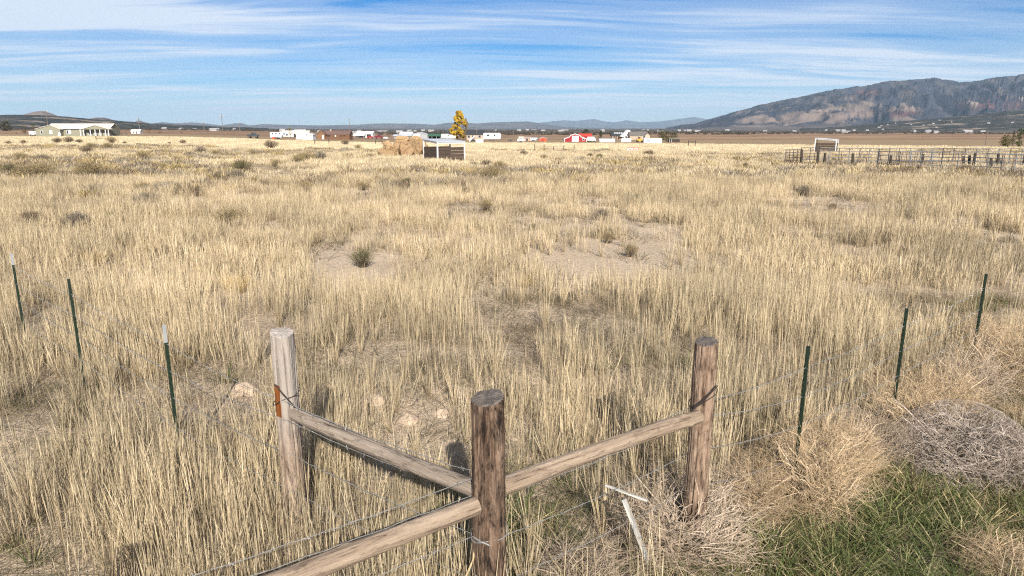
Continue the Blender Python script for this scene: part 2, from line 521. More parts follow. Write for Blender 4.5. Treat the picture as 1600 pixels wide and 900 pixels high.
class Site:
    """a building drawn in its own metric frame; sizes are read in picture pixels at its distance"""
    def __init__(s, name, label, cat, px, py, rz=0.0, group=None):
        s.p = ground(px, py); s.s = mpp(s.p); s.px = px; s.py = py
        s.root = thing(name, label, cat, s.p, rz, group)

    def X(s, x): return (x - s.px) * s.s
    def Z(s, y): return (s.py - y) * s.s

    def box(s, part, m, x0, x1, yt, yb, d0, d1, parent=None):
        return MB().box(s.X(x0), s.X(x1), d0 * s.s, d1 * s.s, s.Z(yb), s.Z(yt)).build(part, m, parent or s.root)

    def opening(s, part, m, x0, x1, yt, yb, d, frame=None):
        """a pane or door leaf set in a raised frame on a wall whose face is at depth d"""
        o = s.box(part, m, x0, x1, yt, yb, d - .12, d + .3)
        if frame:
            t = .35; mb = MB()
            for a, b, c, e in ((x0 - t, x1 + t, yt - t, yt), (x0 - t, x1 + t, yb, yb + t), (x0 - t, x0, yt, yb), (x1, x1 + t, yt, yb)):
                mb.box(s.X(a), s.X(b), (d - .25) * s.s, (d + .2) * s.s, s.Z(e), s.Z(c))
            mb.build('frame', frame, o)
        return o

    def gable_x(s, x0, x1, ye, yr, d0, d1, wallm, roofm, yb, over=1.2, th=.5):
        """ridge runs along x"""
        dm = (d0 + d1) / 2; k = s.s
        MB().prism_x([(d0 * k, s.Z(yb)), (d1 * k, s.Z(yb)), (d1 * k, s.Z(ye)), (dm * k, s.Z(yr)), (d0 * k, s.Z(ye))], s.X(x0), s.X(x1)).build('wall', wallm, s.root)
        sl = (ye - yr) / (dm - d0); o = over
        a = (d0 - o, ye + o * sl); b = (d1 + o, ye + o * sl)
        poly = [(a[0] * k, s.Z(a[1]) + .02), (dm * k, s.Z(yr) + .02), (b[0] * k, s.Z(b[1]) + .02), (b[0] * k, s.Z(b[1] - th)), (dm * k, s.Z(yr - th)), (a[0] * k, s.Z(a[1] - th))]
        return MB().prism_x(poly, s.X(x0 - o), s.X(x1 + o)).build('roof', roofm, s.root)

    def gable_y(s, x0, x1, ye, yr, d0, d1, wallm, roofm, yb, over=1.2, th=.5, xr=None):
        """gable end faces the viewer"""
        xm = (x0 + x1) / 2 if xr is None else xr; k = s.s
        MB().prism([(s.X(x0), s.Z(yb)), (s.X(x1), s.Z(yb)), (s.X(x1), s.Z(ye)), (s.X(xm), s.Z(yr)), (s.X(x0), s.Z(ye))], d0 * k, d1 * k).build('wall', wallm, s.root)
        o = over; sl = (ye - yr) / (xm - x0); sr = (ye - yr) / (x1 - xm)
        poly = [(x0 - o, ye + o * sl - .05), (xm, yr - .05), (x1 + o, ye + o * sr - .05), (x1 + o, ye + o * sr - th), (xm, yr - th), (x0 - o, ye + o * sl - th)]
        return MB().prism([(s.X(a), s.Z(b)) for a, b in poly], (d0 - o) * k, (d1 + o) * k).build('roof', roofm, s.root)

    def post(s, m, x, yt, yb, d, r=.4, part='post'):
        return MB().tube([(s.X(x), d * s.s, s.Z(yb)), (s.X(x), d * s.s, s.Z(yt))], r * s.s, 8).build(part, m, s.root)


# sage-green ranch house on the left
h = Site('ranch_house', 'long sage green house with cream metal roof and white porch posts', 'house', 115, 212.5)
h.gable_x(72, 170, 202, 194, 3, 33, SAGE, CREAM, 213.5, 1.0)
h.gable_y(60, 98, 202.2, 196, -5, 12, SAGE, CREAM, 213.5, 1.2, .5, 84)
r = h.gable_y(133, 175, 202.2, 196.2, -6, 4, SAGE, CREAM, 202.4, 1.2)
for x in (129.5, 134.5, 145, 152.5, 160, 168.5, 173):
    h.post(WHITE, x, 202.3, 213.5, -5, .55)
h.box('fascia', DKWOOD, 99, 132, 201.7, 202.5, 1.8, 2.6)
h.box('porch_deck', TANW, 132, 176, 212.2, 213.2, -6, 3)
h.opening('window', DARKW, 103.5, 106, 204, 209, 3, WHITE); h.opening('window', WHITE, 106.6, 109.5, 203.6, 209, 3, WHITE)
h.opening('window', DARKW, 68, 71, 205, 209, -5, WHITE); h.opening('window', WHITE, 82, 85.5, 204.5, 209, -5, WHITE)
h.opening('door', DARK, 130.6, 133, 203.6, 212.2, 3, WHITE)
for a in (137, 141, 147, 154.5, 163): h.opening('window', DARKW, a, a + 3, 203.8, 210, 3, WHITE)
h.opening('door', DARK, 149.3, 151.6, 203.6, 212.2, 3, WHITE)


def tank(name, label, px, py, w_, h_, m):
    p = ground(px, py); s = mpp(p); r = w_ / 2 * s; H = h_ * s
    root = thing(name, label, 'tank', p)
    MB().tube([(0, 0, .0), (0, 0, H - r), (0, 0, H - r * .6), (0, 0, H - r * .25), (0, 0, H)], [r, r, r * .85, r * .55, r * .08], 14).build('shell', m, root, True)
    MB().tube([(0, 0, -.05), (0, 0, .12)], r * 1.12, 12).build('base', GREYWALL, root)
    MB().tube([(0, 0, H - .02), (0, 0, H + .12)], r * .25, 8).build('valve_cap', m, root)


tank('water_tank', 'small upright white tank in front of the sage green house', 93.5, 213.5, 4.2, 6.5, WHITE)
tank('water_tank', 'white upright tank against the gable wall of the sage green house', 75.2, 212.3, 2.8, 7.5, WHITE)


def vehicle(name, label, px, py, w_, kind, m, flip=False, rz=0.0, cat=None, group=None):
    """side view vehicle, length w_ pixels"""
    p = ground(px, py); s = mpp(p); Lr = w_ * s
    root = thing(name, label, cat or kind, p, rz, group)
    prof = {'pickup': [(-.5, .16), (.5, .16), (.5, .30), (.46, .34), (.24, .36), (.13, .5), (-.08, .5), (-.12, .36), (-.5, .36)],
            'car': [(-.5, .14), (.5, .14), (.5, .25), (.44, .30), (.26, .33), (.13, .44), (-.22, .44), (-.38, .33), (-.5, .30)],
            'van': [(-.5, .13), (.5, .13), (.5, .32), (.44, .36), (.36, .54), (.28, .58), (-.5, .58)],
            'trailer': [(-.5, .12), (.46, .12), (.5, .2), (.5, .40), (.44, .46), (-.46, .46), (-.5, .42)],
            'horse trailer': [(-.5, .1), (.34, .1), (.36, .26), (.5, .26), (.5, .44), (.44, .48), (-.48, .48), (-.5, .44)]}[kind]
    k = -1 if flip else 1
    P = [(x * k * Lr, z * Lr) for x, z in prof]
    if k < 0: P = P[::-1]
    W = min(2.1, Lr * .40) / 2
    b = MB().prism(P, -W, W).build('body', m, root)
    bv = b.modifiers.new('bevel', 'BEVEL'); bv.width = .05; bv.segments = 2
    wins = {'pickup': [(-.06, .0, .37, .47), (.02, .12, .37, .47)], 'car': [(-.24, -.05, .33, .42), (-.03, .12, .33, .42)], 'van': [(.2, .36, .38, .50)],
            'trailer': [(-.3, -.16, .28, .38), (.1, .2, .28, .38)], 'horse trailer': [(-.35, -.25, .33, .42), (-.1, 0, .33, .42), (.15, .25, .33, .42)]}[kind]
    for a, c, z0, z1 in wins:
        x0, x1 = sorted((a * k * Lr, c * k * Lr))
        MB().box(x0, x1, -W - .012, W + .012, z0 * Lr, z1 * Lr).build('window', DARKW, root)
    ws = {'pickup': (-.3, .32), 'car': (-.3, .3), 'van': (-.3, .32), 'trailer': (-.12, .06), 'horse trailer': (-.14, .04)}[kind]
    wr = max(.34, .075 * Lr) if kind != 'trailer' else .34
    for a in ws:
        for sd in (-1, 1):
            wh = MB().tube([(a * k * Lr, sd * (W - .16), wr), (a * k * Lr, sd * (W + .03), wr)], wr, 14).build('wheel', TYRE, root)
            MB().tube([(a * k * Lr, sd * (W + .02), wr), (a * k * Lr, sd * (W + .045), wr)], wr * .55, 10).build('rim', GALV, wh)
    return root


vehicle('parked_van', 'white van parked left of the sage green house', 53, 211.8, 11.5, 'van', WHITE)
vehicle('pickup_truck', 'dark grey pickup truck parked in the grass left of the stock trailer', 396, 216, 17, 'pickup', mat('charcoal_paint', (.05, .055, .06), .35, .05, spec=.5))
vehicle('horse_trailer', 'pale grey stock trailer beside the small yellow tree', 434, 217, 21, 'horse trailer', mat('silver_skin', (.55, .58, .60), .4, .08, spec=.5))
vehicle('parked_car', 'red car parked under the open white barn roof', 578.5, 216.5, 10, 'car', mat('red_paint', (.30, .02, .02), .35, .05, spec=.5))
vehicle('pickup_truck', 'dark red pickup truck right of the open white barn', 592, 217, 13, 'pickup', mat('maroon_paint', (.16, .012, .02), .35, .05, spec=.5))
vehicle('parked_car', 'small white car in front of the round green bush', 603, 217.5, 8, 'car', WHITE)
vehicle('travel_trailer', 'long white travel trailer right of the charcoal roofed house', 769, 220.5, 27, 'trailer', WHITE, cat='trailer')
vehicle('parked_car', 'dark car alone in the grass right of the travel trailer', 797.5, 221, 6.5, 'car', mat('black_paint', (.025, .027, .032), .35, .05, spec=.5))
vehicle('utility_trailer', 'low white trailer left of the orange shed', 814, 222, 11, 'trailer', WHITE, cat='trailer')
vehicle('parked_car', 'pale car with dark windows left of the travel trailer', 697, 217.5, 14, 'van', OFFWHITE, cat='van')
vehicle('stock_trailer', 'grey trailer between the pink shed and the orange shed', 834, 220.5, 11, 'horse trailer', mat('silver_skin', (.5, .5, .5)), cat='trailer')
vehicle('parked_car', 'black car in front of the long white container', 1007, 222.5, 6, 'car', MATS['black_paint'])
vehicle('travel_trailer', 'white camper with porthole right of the red barn', 924, 221.5, 13, 'van', WHITE, cat='camper')


def simple(name, label, px, pyb, x0, x1, ye, yr, axis, wallm, roofm, depth=14, wins=(), doors=(), frame=WHITE, cat='shed', rz=0.0, d0=0):
    b = Site(name, label, cat, px, pyb, rz)
    (b.gable_x if axis == 'x' else b.gable_y)(x0, x1, ye, yr, d0, d0 + depth, wallm, roofm, pyb + 1.0, .8)
    for a, c, t, e in wins: b.opening('window', DARKW, a, c, t, e, d0, frame)
    for a, c, t, e, m in doors: b.opening('door', m, a, c, t, e, d0, frame)
    return b


simple('small_white_house', 'tiny white house right of the sage green house', 212, 208.5, 205, 219, 205, 202.8, 'x', WHITE, OFFWHITE, 8, [(208, 210, 205.8, 207.5)], [(213, 214.5, 205.5, 208.5, DARK)], cat='house')
simple('cream_outbuilding', 'cream outbuilding with low roof behind the white garage', 462, 214, 440, 482, 208.5, 204.8, 'x', OFFWHITE, CREAM, 14, [(447, 450, 209.5, 212)], [(459, 463, 209, 215, DARK)])
simple('white_garage', 'white garage with gable end left of the brown log house', 476, 218, 463, 489, 210.5, 207, 'y', WHITE, OFFWHITE, 16, [(478, 480.5, 209.4, 210.6), (485, 487, 210.6, 212)], [(466, 473, 212, 218, OFFWHITE)], cat='garage')
b = simple('log_house', 'brown log house with brown shingle roof', 521, 218, 497, 546, 210.3, 205, 'x', LOG, BROOF, 24, [(511, 516.5, 209.8 + .8, 214), (532, 534, 211, 214), (536.5, 540, 211.5, 213)], [(504.5, 507, 211, 217.5, WHITE), (523.5, 525.5, 210.8, 214, WHITE)], LOG, 'house')
b.gable_y(497.5, 510, 209.5, 204.2, -5, 6, LOG, BROOF, 219, 1.0); b.opening('door', WHITE, 505, 507.2, 211, 218, -5, LOG)
b.box('chimney', TANW, 514, 516, 202.4, 206, 10, 13)
for k in range(8):
    b.box('log', mat('log_dark', (.15, .075, .04)), 510.6, 545.4, 211 + k * .92, 211.25 + k * .92, -.25, .1)
b = simple('open_barn', 'white roofed barn with open lean-to beside the red car', 567, 215, 557, 582, 209.5, 206, 'x', WHITE, WHITE, 20, [], [(573, 580, 209.6, 214.5, DARK)], cat='barn')
MB().prism_x([(-12 * b.s, b.Z(212)), (0, b.Z(209.6)), (0, b.Z(209.1)), (-12 * b.s, b.Z(211.5))], b.X(549), b.X(572)).build('lean_to_roof', WHITE, b.root)
for x in (550, 556, 562, 571): b.post(GREYWALL, x, 211.9, 216, -11.5, .3)
b = simple('metal_barn', 'grey metal barn with pale roof and white roller door behind the hay', 641, 216.5, 643, 668, 210.6, 207, 'y', GREYWALL, TINROOF, 26, [], [(646, 656, 208.8 + .4, 216, WHITE)], GREYWALL, 'barn')
b.gable_x(624, 643.5, 210.6, 206.6, 3, 22, GREYWALL, TINROOF, 217, .8)
MB().prism_x([(-7 * b.s, b.Z(212.6)), (3 * b.s, b.Z(210.6)), (3 * b.s, b.Z(210.1)), (-7 * b.s, b.Z(212.0))], b.X(615), b.X(644)).build('lean_to_roof', TINROOF, b.root)
b.box('lean_to_wall', GREYWALL, 617, 642.6, 212.4, 217.4, -5.5, -5)
b = Site('carport', 'open carport with green metal roof left of the yellow tree', 'carport', 678, 217.5)
MB().prism_x([(-1 * b.s, b.Z(213)), (7 * b.s, b.Z(210)), (15 * b.s, b.Z(211.5)), (15 * b.s, b.Z(210.9)), (7 * b.s, b.Z(209.4)), (-1 * b.s, b.Z(212.3))], b.X(668), b.X(689)).build('roof', GREENROOF, b.root)
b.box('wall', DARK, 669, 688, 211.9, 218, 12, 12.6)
for x in (669, 675, 682, 688): b.post(GREYWALL, x, 212.8, 218.4, 0, .35)
b = simple('charcoal_roof_house', 'grey house with steep charcoal hip roof right of the yellow tree', 743, 219, 729, 756, 210.5, 203.8, 'x', TANW, BLACKROOF, 22, [(731, 734, 212, 215), (748, 751, 212, 215)], [(738, 740, 212, 219, DARK)], GREYWALL, 'house')
simple('dark_roof_cottage', 'low cottage with charcoal roof left behind the yellow tree', 706, 216, 698, 714, 209.8, 206.5, 'x', OFFWHITE, BLACKROOF, 12, [(701, 703, 211, 213)], [], WHITE, 'house')
b = Site('tractor_shade', 'white slanting shade panel propped up beside the white box', 'shade panel', 737, 221)
MB().prism([(b.X(733.5), b.Z(218)), (b.X(742), b.Z(212)), (b.X(742.6), b.Z(212.8)), (b.X(735), b.Z(219)), (b.X(734.5), b.Z(222)), (b.X(733.2), b.Z(222))], 0, .9).build('panel', WHITE, b.root)
b.post(DKPIPE, 741.6, 213, 222, 4, .3)
b.box('mower', DARK, 736, 742, 219, 222, 1, 7)
b = Site('storage_box', 'small white storage box in front of the charcoal roofed house', 'box', 749, 223.5)
b.box('body', WHITE, 743.5, 755, 218.6, 224.4, 0, 7); b.box('lid', OFFWHITE, 743.1, 755.4, 218.0, 218.6, -.4, 7.4); b.opening('door', OFFWHITE, 746, 751, 219.6, 223.4, 0, GREYWALL)
simple('pink_shed', 'faded pinkish low shed left of the grey trailer', 824, 220, 819, 829, 215.5, 214.3, 'x', mat('faded_pink', (.45, .26, .18), .85, .15), TANW, 8, [], [(822, 825, 216.2, 220, DARK)])
simple('tan_shed', 'tan flat roofed shed above the low white trailer', 815, 217.5, 811, 819, 215, 214, 'x', TANW, CREAM, 6, [], [(813, 815, 215.4, 218, DARK)])
b = simple('orange_shed', 'small orange red shed with grey roof left of the red barn', 848, 221, 843, 854, 217, 214.3, 'y', ORANGE, TINROOF, 10, [], [(846.5, 849, 217.2, 221, REDW)], ORANGE)
# red barn: monitor profile, white trim, white sliding door
b = Site('red_barn', 'red barn with white trim, white door and red metal roof', 'barn', 903, 221.5)
pf = [(881.5, 222.5), (881.5, 217.2), (890.5, 213.8), (890.5, 212), (898.5, 209.6), (906.5, 212), (906.5, 213.8), (916.5, 217.2), (916.5, 222.5)]
MB().prism([(b.X(x), b.Z(y)) for x, y in pf][::-1], 0, 16 * b.s).build('wall', REDW, b.root)
MB().tube([(b.X(x), -.08, b.Z(y)) for x, y in pf[1:8]], .16, 5).build('trim', WHITE, b.root)
for x in (881.6, 916.4): b.box('corner_trim', WHITE, x - .45, x + .45, 217.2, 222.4, -.4, .3)
for q0, q1 in ((1, 2), (3, 4), (4, 5), (6, 7)):
    (xa, ya), (xb, yb_) = pf[q0], pf[q1]
    MB().prism([(b.X(xa), b.Z(ya) + .03), (b.X(xb), b.Z(yb_) + .03), (b.X(xb), b.Z(yb_) + .16), (b.X(xa), b.Z(ya) + .16)], -.05, 16.6 * b.s).build('roof_panel', REDROOF, b.root)
b.gable_x(905, 925, 213.2, 209.5, 5, 17, REDW, REDROOF, 222, .7)
dr = b.opening('sliding_door', WHITE, 894, 903.5, 212.9, 221.6, 0, WHITE)
b.opening('window', DARKW, 910, 913, 216.8, 219, 0, WHITE)
# long low white tunnel greenhouse
b = Site('tunnel_greenhouse', 'low pale tunnel greenhouse right of the white camper', 'greenhouse', 947, 222)
sec = [(-7 * b.s + 7 * b.s * (1 - math.cos(t)), b.Z(222.6) + 6 * b.s * math.sin(t)) for t in np.linspace(0, math.pi, 11)]
MB().prism_x(sec[::-1], b.X(936), b.X(960)).build('cover', mat('plastic_sheet', (.55, .56, .56), .4, .12, 1.0), b.root)
for x in np.linspace(936.5, 959.5, 6):
    MB().tube([(b.X(x), y, z + .04) for y, z in sec], .06, 5).build('hoop', WHITE, b.root)
# white gabled house
b = Site('gabled_house', 'house with steep white gable and dark solar roof', 'house', 970, 218)
b.gable_x(957, 979, 212, 205.5, 3, 20, TANW, BLACKROOF, 219, 1.0)
MB().prism([(b.X(968), b.Z(213.2)), (b.X(980.5), b.Z(203.2)), (b.X(984.5), b.Z(205)), (b.X(975), b.Z(213.6))], -3 * b.s, 20 * b.s).build('gable_roof', WHITE, b.root)
b.gable_y(972, 988, 212.5, 205.5, 0, 18, OFFWHITE, GREYROOF, 219, .8, .4, 980)
for x in (960, 963.5, 967, 970.5): b.box('solar_panel', TINROOF, x, x + 2.6, 207.3, 209.6, 6.2, 6.6)
for x in (960, 963, 966.5): b.post(DKWOOD, x, 212, 219, 0, .5)
b.opening('window', DARKW, 977, 980, 213, 216, 0, WHITE)
simple('grey_roof_house', 'low house with grey shingle roof and tan gable end', 1000, 218.5, 984, 1012, 212, 206.4, 'x', TANW, GREYROOF, 22, [(996, 999, 213, 215.5), (1004, 1006, 213, 215.5)], [], WHITE, 'house').gable_y(1007, 1015, 212, 208.4, -3, 12, mat('pale_brick', (.5, .38, .29), .85, .1), GREYROOF, 219.5, .7)
b = Site('white_container', 'short white shipping container in front of the gabled house', 'container', 978, 222)
b.box('body', WHITE, 971, 986, 216.4, 222.6, 0, 7)
for x in np.linspace(972, 985, 9): b.box('rib', OFFWHITE, x, x + .5, 216.8, 222.2, -.3, .1)
b = Site('long_white_container', 'long white container with blue lettering right of the amber loader', 'container', 1020, 223.5)
b.box('body', WHITE, 1006, 1034, 216.4, 224, 0, 8)
for x in np.linspace(1007, 1033, 15): b.box('rib', OFFWHITE, x, x + .5, 216.8, 223.6, -.3, .1)
for x0, x1 in ((1011.4, 1012.2), (1013, 1013.8), (1014.6, 1015.4), (1019.5, 1020.5), (1021.5, 1022.5)): b.box('blue_marking', BLUE, x0, x1, 218.6, 221.6, -.45, -.32)
b = Site('amber_loader', 'amber yellow machine between the two white containers', 'machine', 1000, 222)
b.box('body', AMBER, 995, 1005, 216.8, 221, 0, 6); b.box('cab', DARKW, 997, 1000.5, 214.6, 216.8, 1, 5); b.box('cab_roof', AMBER, 996.5, 1001, 214, 214.6, .5, 5.5)
for x in (996.5, 1003):
    MB().tube([(b.X(x), -.2, b.Z(220.8)), (b.X(x), 1.2, b.Z(220.8))], 1.6 * b.s, 12).build('wheel', TYRE, b.root)
simple('dark_shed', 'dark weathered shed right of the trees by the long container', 1053, 222, 1045, 1062, 217.5, 215.8, 'x', DKWOOD, GREYWOOD, 9, [], [(1046, 1049, 218, 222.5, DARK)])
b = Site('scrap_pile', 'orange red scrap heap in front of the stock trailer', 'scrap', 428, 217.5)
b.box('drum', ORANGE, 425, 429, 214.3, 217.9, 0, 3); b.box('crate', RUST, 429.6, 433, 215.5, 218, 1, 4); b.box('plank', GREYWOOD, 421, 427, 216.6, 217.2, -2, -1)

# poles
def pole(label, px, yt, yb, dx=0, arm=True, group='utility poles along the road'):
    p = ground(px, yb); s = mpp(p); H = (yb - yt) * s
    r = thing('utility_pole', label, 'utility pole', p)
    MB().tube([(0, 0, -.3), (dx, 0, H)], [max(.16, .5 * s), max(.11, .35 * s)], 8).build('shaft', GREYWOOD, r)
    if arm:
        a = MB().box(-1.1, 1.1, -.08, .08, H * .93, H * .93 + .16).build('crossarm', GREYWOOD, r)
        for x in (-1, -.4, .4, 1): MB().tube([(x, 0, H * .93 + .16), (x, 0, H * .93 + .4)], .07, 6).build('insulator', WHITE, a)


pole('utility pole behind the roof of the sage green house', 77, 172.5, 210)
pole('dark utility pole right of the tiny white house', 219, 185, 208.5)
pole('short dark utility pole left of the tallest wooden pole', 320, 192, 211)
pole('tall bare wooden utility pole left of the dark grey pickup', 349, 180, 213)
pole('thin utility pole far right of the tall bare pole', 375, 192, 209)
pole('utility pole rising behind the brown log house', 547, 185.5, 216)
pole('white pole standing before the charcoal hip roof', 745, 194.5, 219, arm=False)
pole('lone slender pole in the brown field left of the right hand trees', 1540, 203, 226.5, arm=False)

# wooden braces, gates, barricade
def brace(name, label, cat, px0, px1, yt, yb, rail_y, m=DKWOOD, group=None):
    b = Site(name, label, cat, (px0 + px1) / 2, yb)
    for x in (px0, px1): b.post(m, x, yt, yb + 2, 0, .55)
    MB().tube([(b.X(px0), 0, b.Z(rail_y)), (b.X(px1), 0, b.Z(rail_y))], .35 * b.s, 6).build('rail', m, b.root)
    return b


brace('fence_brace', 'brown wooden H shaped fence brace before the sage green house', 'fence brace', 150.5, 169.5, 213, 220, 216)
brace('fence_brace', 'pair of dark posts with low rail left of the hay pile', 'fence brace', 587, 597, 218.5, 226, 220.5)
brace('fence_brace', 'wooden H shaped fence brace right of the dark shed', 'fence brace', 1075.5, 1086, 219.5, 229.5, 221.5)
b = brace('fence_brace', 'two dark stub posts in front of the brown log house', 'fence brace', 492, 514, 218, 225, 220.5)
b = Site('wooden_gate', 'dark wooden five post gate standing in the far grass', 'gate', 866, 238)
for x, t in ((835.5, 225.6), (850, 226.2), (865, 229), (881, 226.6), (897, 226.2)): b.post(DKWOOD, x, t, 240, 0, .6)
for x0, x1, y in ((835.5, 850, 231.5), (881, 897, 233), (850, 881, 229.6), (850, 881, 231.8), (850, 881, 234), (850, 881, 236)):
    MB().tube([(b.X(x0), 0, b.Z(y)), (b.X(x1), 0, b.Z(y))], .3 * b.s, 6).build('rail', GREYWOOD if x0 == 850 else DKWOOD, b.root)
b = Site('barricade', 'small red and white barricade lying in the far grass', 'barricade', 988, 237.5)
for (x0, x1) in ((979.5, 989), (990, 997.5)):
    fr = b.box('panel', WHITE, x0 + .6, x1 - .6, 231, 235.5, .2, .5)
    for a, c, d, e in ((x0, x1, 230.3, 231), (x0, x1, 235.5, 236.2), (x0, x0 + .6, 231, 238), (x1 - .6, x1, 231, 238)):
        b.box('frame_bar', ORANGE, a, c, d, e, 0, .7)
    for sgn in (1, -1):
        MB().tube([(b.X((x0 + x1) / 2 - 3 * sgn), .15 * b.s, b.Z(231.2)), (b.X((x0 + x1) / 2 + 3 * sgn), .15 * b.s, b.Z(235.4))], .05, 5).build('brace_bar', ORANGE, b.root)
for px, py, lb in ((510, 242, 'small orange marker flag in the grass left of the hay pile'), (1128, 236, 'tiny red marker flag in the grass far left of the right shelter')):
    b = Site('marker_flag', lb, 'marker flag', px, py)
    b.post(GALV, px, py - 3, py + 3, 0, .15, 'stake'); MB().prism([(b.X(px), b.Z(py - 3)), (b.X(px + 2.6), b.Z(py - 2.2)), (b.X(px + 2.4), b.Z(py - .8)), (b.X(px), b.Z(py - .9))], 0, .02).build('flag', ORANGE, b.root)

# ------------------------------------------------------------------ livestock shelters
def shelter(label, px, py, left, right, top, planks, sx, sy, rz, zr):
    p = ground(px, py)
    r = thing('livestock_shelter', label, 'livestock shelter', p, rz)
    W_, D_, H_ = sx, sy, zr
    hs = {(0, 0): H_, (1, 0): H_ - .02, (0, 1): H_ + .22, (1, 1): H_ + .2}
    for (i, j), hh in hs.items():
        x, y = i * W_, j * D_
        MB().box(x - .055, x + .055, y - .055, y + .055, -.4, hh).build('post', WHITE, r)
    for (a, b_) in (((0, 0), (1, 0)), ((0, 0), (0, 1)), ((1, 0), (1, 1)), ((0, 1), (1, 1))):
        A_ = Vector((a[0] * W_, a[1] * D_, hs[a] - .08)); B_ = Vector((b_[0] * W_, b_[1] * D_, hs[b_] - .08))
        MB().tube([A_, B_], .085, 4).build('beam', WHITE, r)
    o = MB()
    z = [hs[(0, 0)] + .01, hs[(1, 0)] + .01, hs[(1, 1)] + .01, hs[(0, 1)] + .01]; e = .12
    cs = [(-e, -e), (W_ + e, -e), (W_ + e, D_ + e), (-e, D_ + e)]
    o.add([(c[0], c[1], z[i]) for i, c in enumerate(cs)] + [(c[0], c[1], z[i] + .05) for i, c in enumerate(cs)], [(3, 2, 1, 0), (4, 5, 6, 7), (0, 1, 5, 4), (1, 2, 6, 5), (2, 3, 7, 6), (3, 0, 4, 7)])
    rf = o.build('roof', TINROOF, r)
    n = 9
    for k in range(n):
        x = -e + (W_ + 2 * e) * (k + .5) / n
        t = (x + e) / (W_ + 2 * e)
        MB().tube([(x, -e, z[0] * (1 - t) + z[1] * t + .055), (x, D_ + e, z[3] * (1 - t) + z[2] * t + .055)], .02, 4).build('roof_rib', TINROOF, rf)
    ph = planks / 5
    for k in range(5):
        z0 = -.12 + k * ph; j = .012 * ((k * 7) % 3)
        MB().box(.06, W_ - .06, -.02 - j, .03 - j, z0 + .012, z0 + ph - .012).build('plank', mat('shelter_plank', (.085, .060, .045), .9, .35, 3, (.5, 3, 12)), r)
        MB().box(-.02 - j, .03 - j, .06, D_ - .06, z0 + .012, z0 + ph - .012).build('plank', MATS['shelter_plank'], r)
        MB().box(.06, W_ - .06, D_ - .02, D_ + .03, z0 + .012, z0 + ph - .012).build('plank', MATS['shelter_plank'], r)
    return r


shelter('white framed livestock shelter with dark plank walls beside the hay pile', 684, 255, 0, 0, 0, 1.62, 2.95, 2.85, math.radians(34), 1.98)
shelter('white framed livestock shelter with dark plank walls behind the corral', 1305, 240, 0, 0, 0, 1.7, 2.7, 3.0, math.radians(60), 2.05)

# ------------------------------------------------------------------ hay
def hay_material():
    m = bpy.data.materials.new('rotted_hay'); m.use_nodes = True; t = m.node_tree; p = t.nodes['Principled BSDF']
    p.inputs['Roughness'].default_value = .95; p.inputs['Specular IOR Level'].default_value = .1
    c = nd(t, 'ShaderNodeTexCoord'); oi = nd(t, 'ShaderNodeObjectInfo')
    n = noise(t, mapping(t, c.outputs['Object'], (1, 5, 1)), 3.5, 7, .7)
    k = ramp(t, n, [(.3, (.16, .10, .055)), (.5, (.36, .245, .14)), (.72, (.48, .345, .205))])
    k = mixc(t, 1.0, k, ramp(t, oi.outputs['Random'], [(0, (.75, .72, .7)), (1, (1.15, 1.12, 1.05))]), 'MULTIPLY')
    t.links.new(k, p.inputs['Base Color'])
    b = nd(t, 'ShaderNodeBump'); b.inputs['Strength'].default_value = .8; b.inputs['Distance'].default_value = .08
    t.links.new(n, b.inputs['Height']); t.links.new(b.outputs[0], p.inputs['Normal'])
    return m


HAY = hay_material()


def bale(label, loc, rot, r=.8, Lb=1.3, seed=0, squash=(1, 1, 1)):
    ns, nl = 28, 12; vs = []; fs = []
    rings = [(-.5, .0), (-.5, .45), (-.5, .8), (-.47, .96)] + [(a, 1.0) for a in np.linspace(-.4, .4, nl - 4)] + [(.47, .96), (.5, .8), (.5, .45), (.5, 0)]
    for i, (l, k) in enumerate(rings):
        for j in range(ns):
            t = 2 * math.pi * j / ns
            nn = float(fbm(math.cos(t) * 1.6 + seed * 9 + l, math.sin(t) * 1.6 + l * 2.2, seed, 4)) - .5
            rr = r * k * (1 + .85 * nn)
            vs.append((math.cos(t) * rr * squash[0], (l + .25 * nn * (abs(l) > .44)) * Lb * squash[1], math.sin(t) * rr * squash[2]))
    n = len(rings)
    for i in range(n - 1):
        for j in range(ns):
            fs.append((i * ns + j, i * ns + (j + 1) % ns, (i + 1) * ns + (j + 1) % ns, (i + 1) * ns + j))
    o = MB().add(vs, fs).build('hay_bale', HAY, None, False, loc); o.rotation_euler = rot
    tag(o, label, 'hay bale', 'old round hay bales beside the shelter')


hp = ground(632, 247); hs_ = mpp(hp)
def HP(px, py, d): return (hp.x + (px - 632) * hs_, hp.y + d, hp.z + (247 - py) * hs_)
bale('round hay bale with its flat face turned forward, beside the shelter', HP(636, 233, -.4), (0, 0, .1), .84, 1.3, 1)
bale('tan hay bale tipped on its edge at the top left of the hay pile', HP(608, 231, .1), (.5, .6, 1.0), .66, 1.3, 2, (1, 1, .85))
bale('topmost orange tan hay bale lying across the hay pile', HP(629, 219.5, .8), (.1, .28, 1.2), .50, 1.7, 3)
bale('shaded hay bale between the pile and the shelter post', HP(652, 231, .7), (0, 0, -.4), .95, 1.3, 4)
bale('hay bale at the upper right of the pile behind the shelter', HP(649, 222, 1.6), (.2, .2, .8), .66, 1.3, 5)
bale('collapsed hay bale at the low left foot of the pile', HP(607, 241, -.1), (.2, .3, 1.1), .62, 1.9, 6, (1, 1.1, .8))
bale('half hidden hay bale in the middle of the pile', HP(621, 234, .9), (.2, 0, .7), .85, 1.3, 7)
bale('bale of dark hay at the back of the pile', HP(617, 240, 1.2), (.2, 0, .3), .75, 1.3, 9)

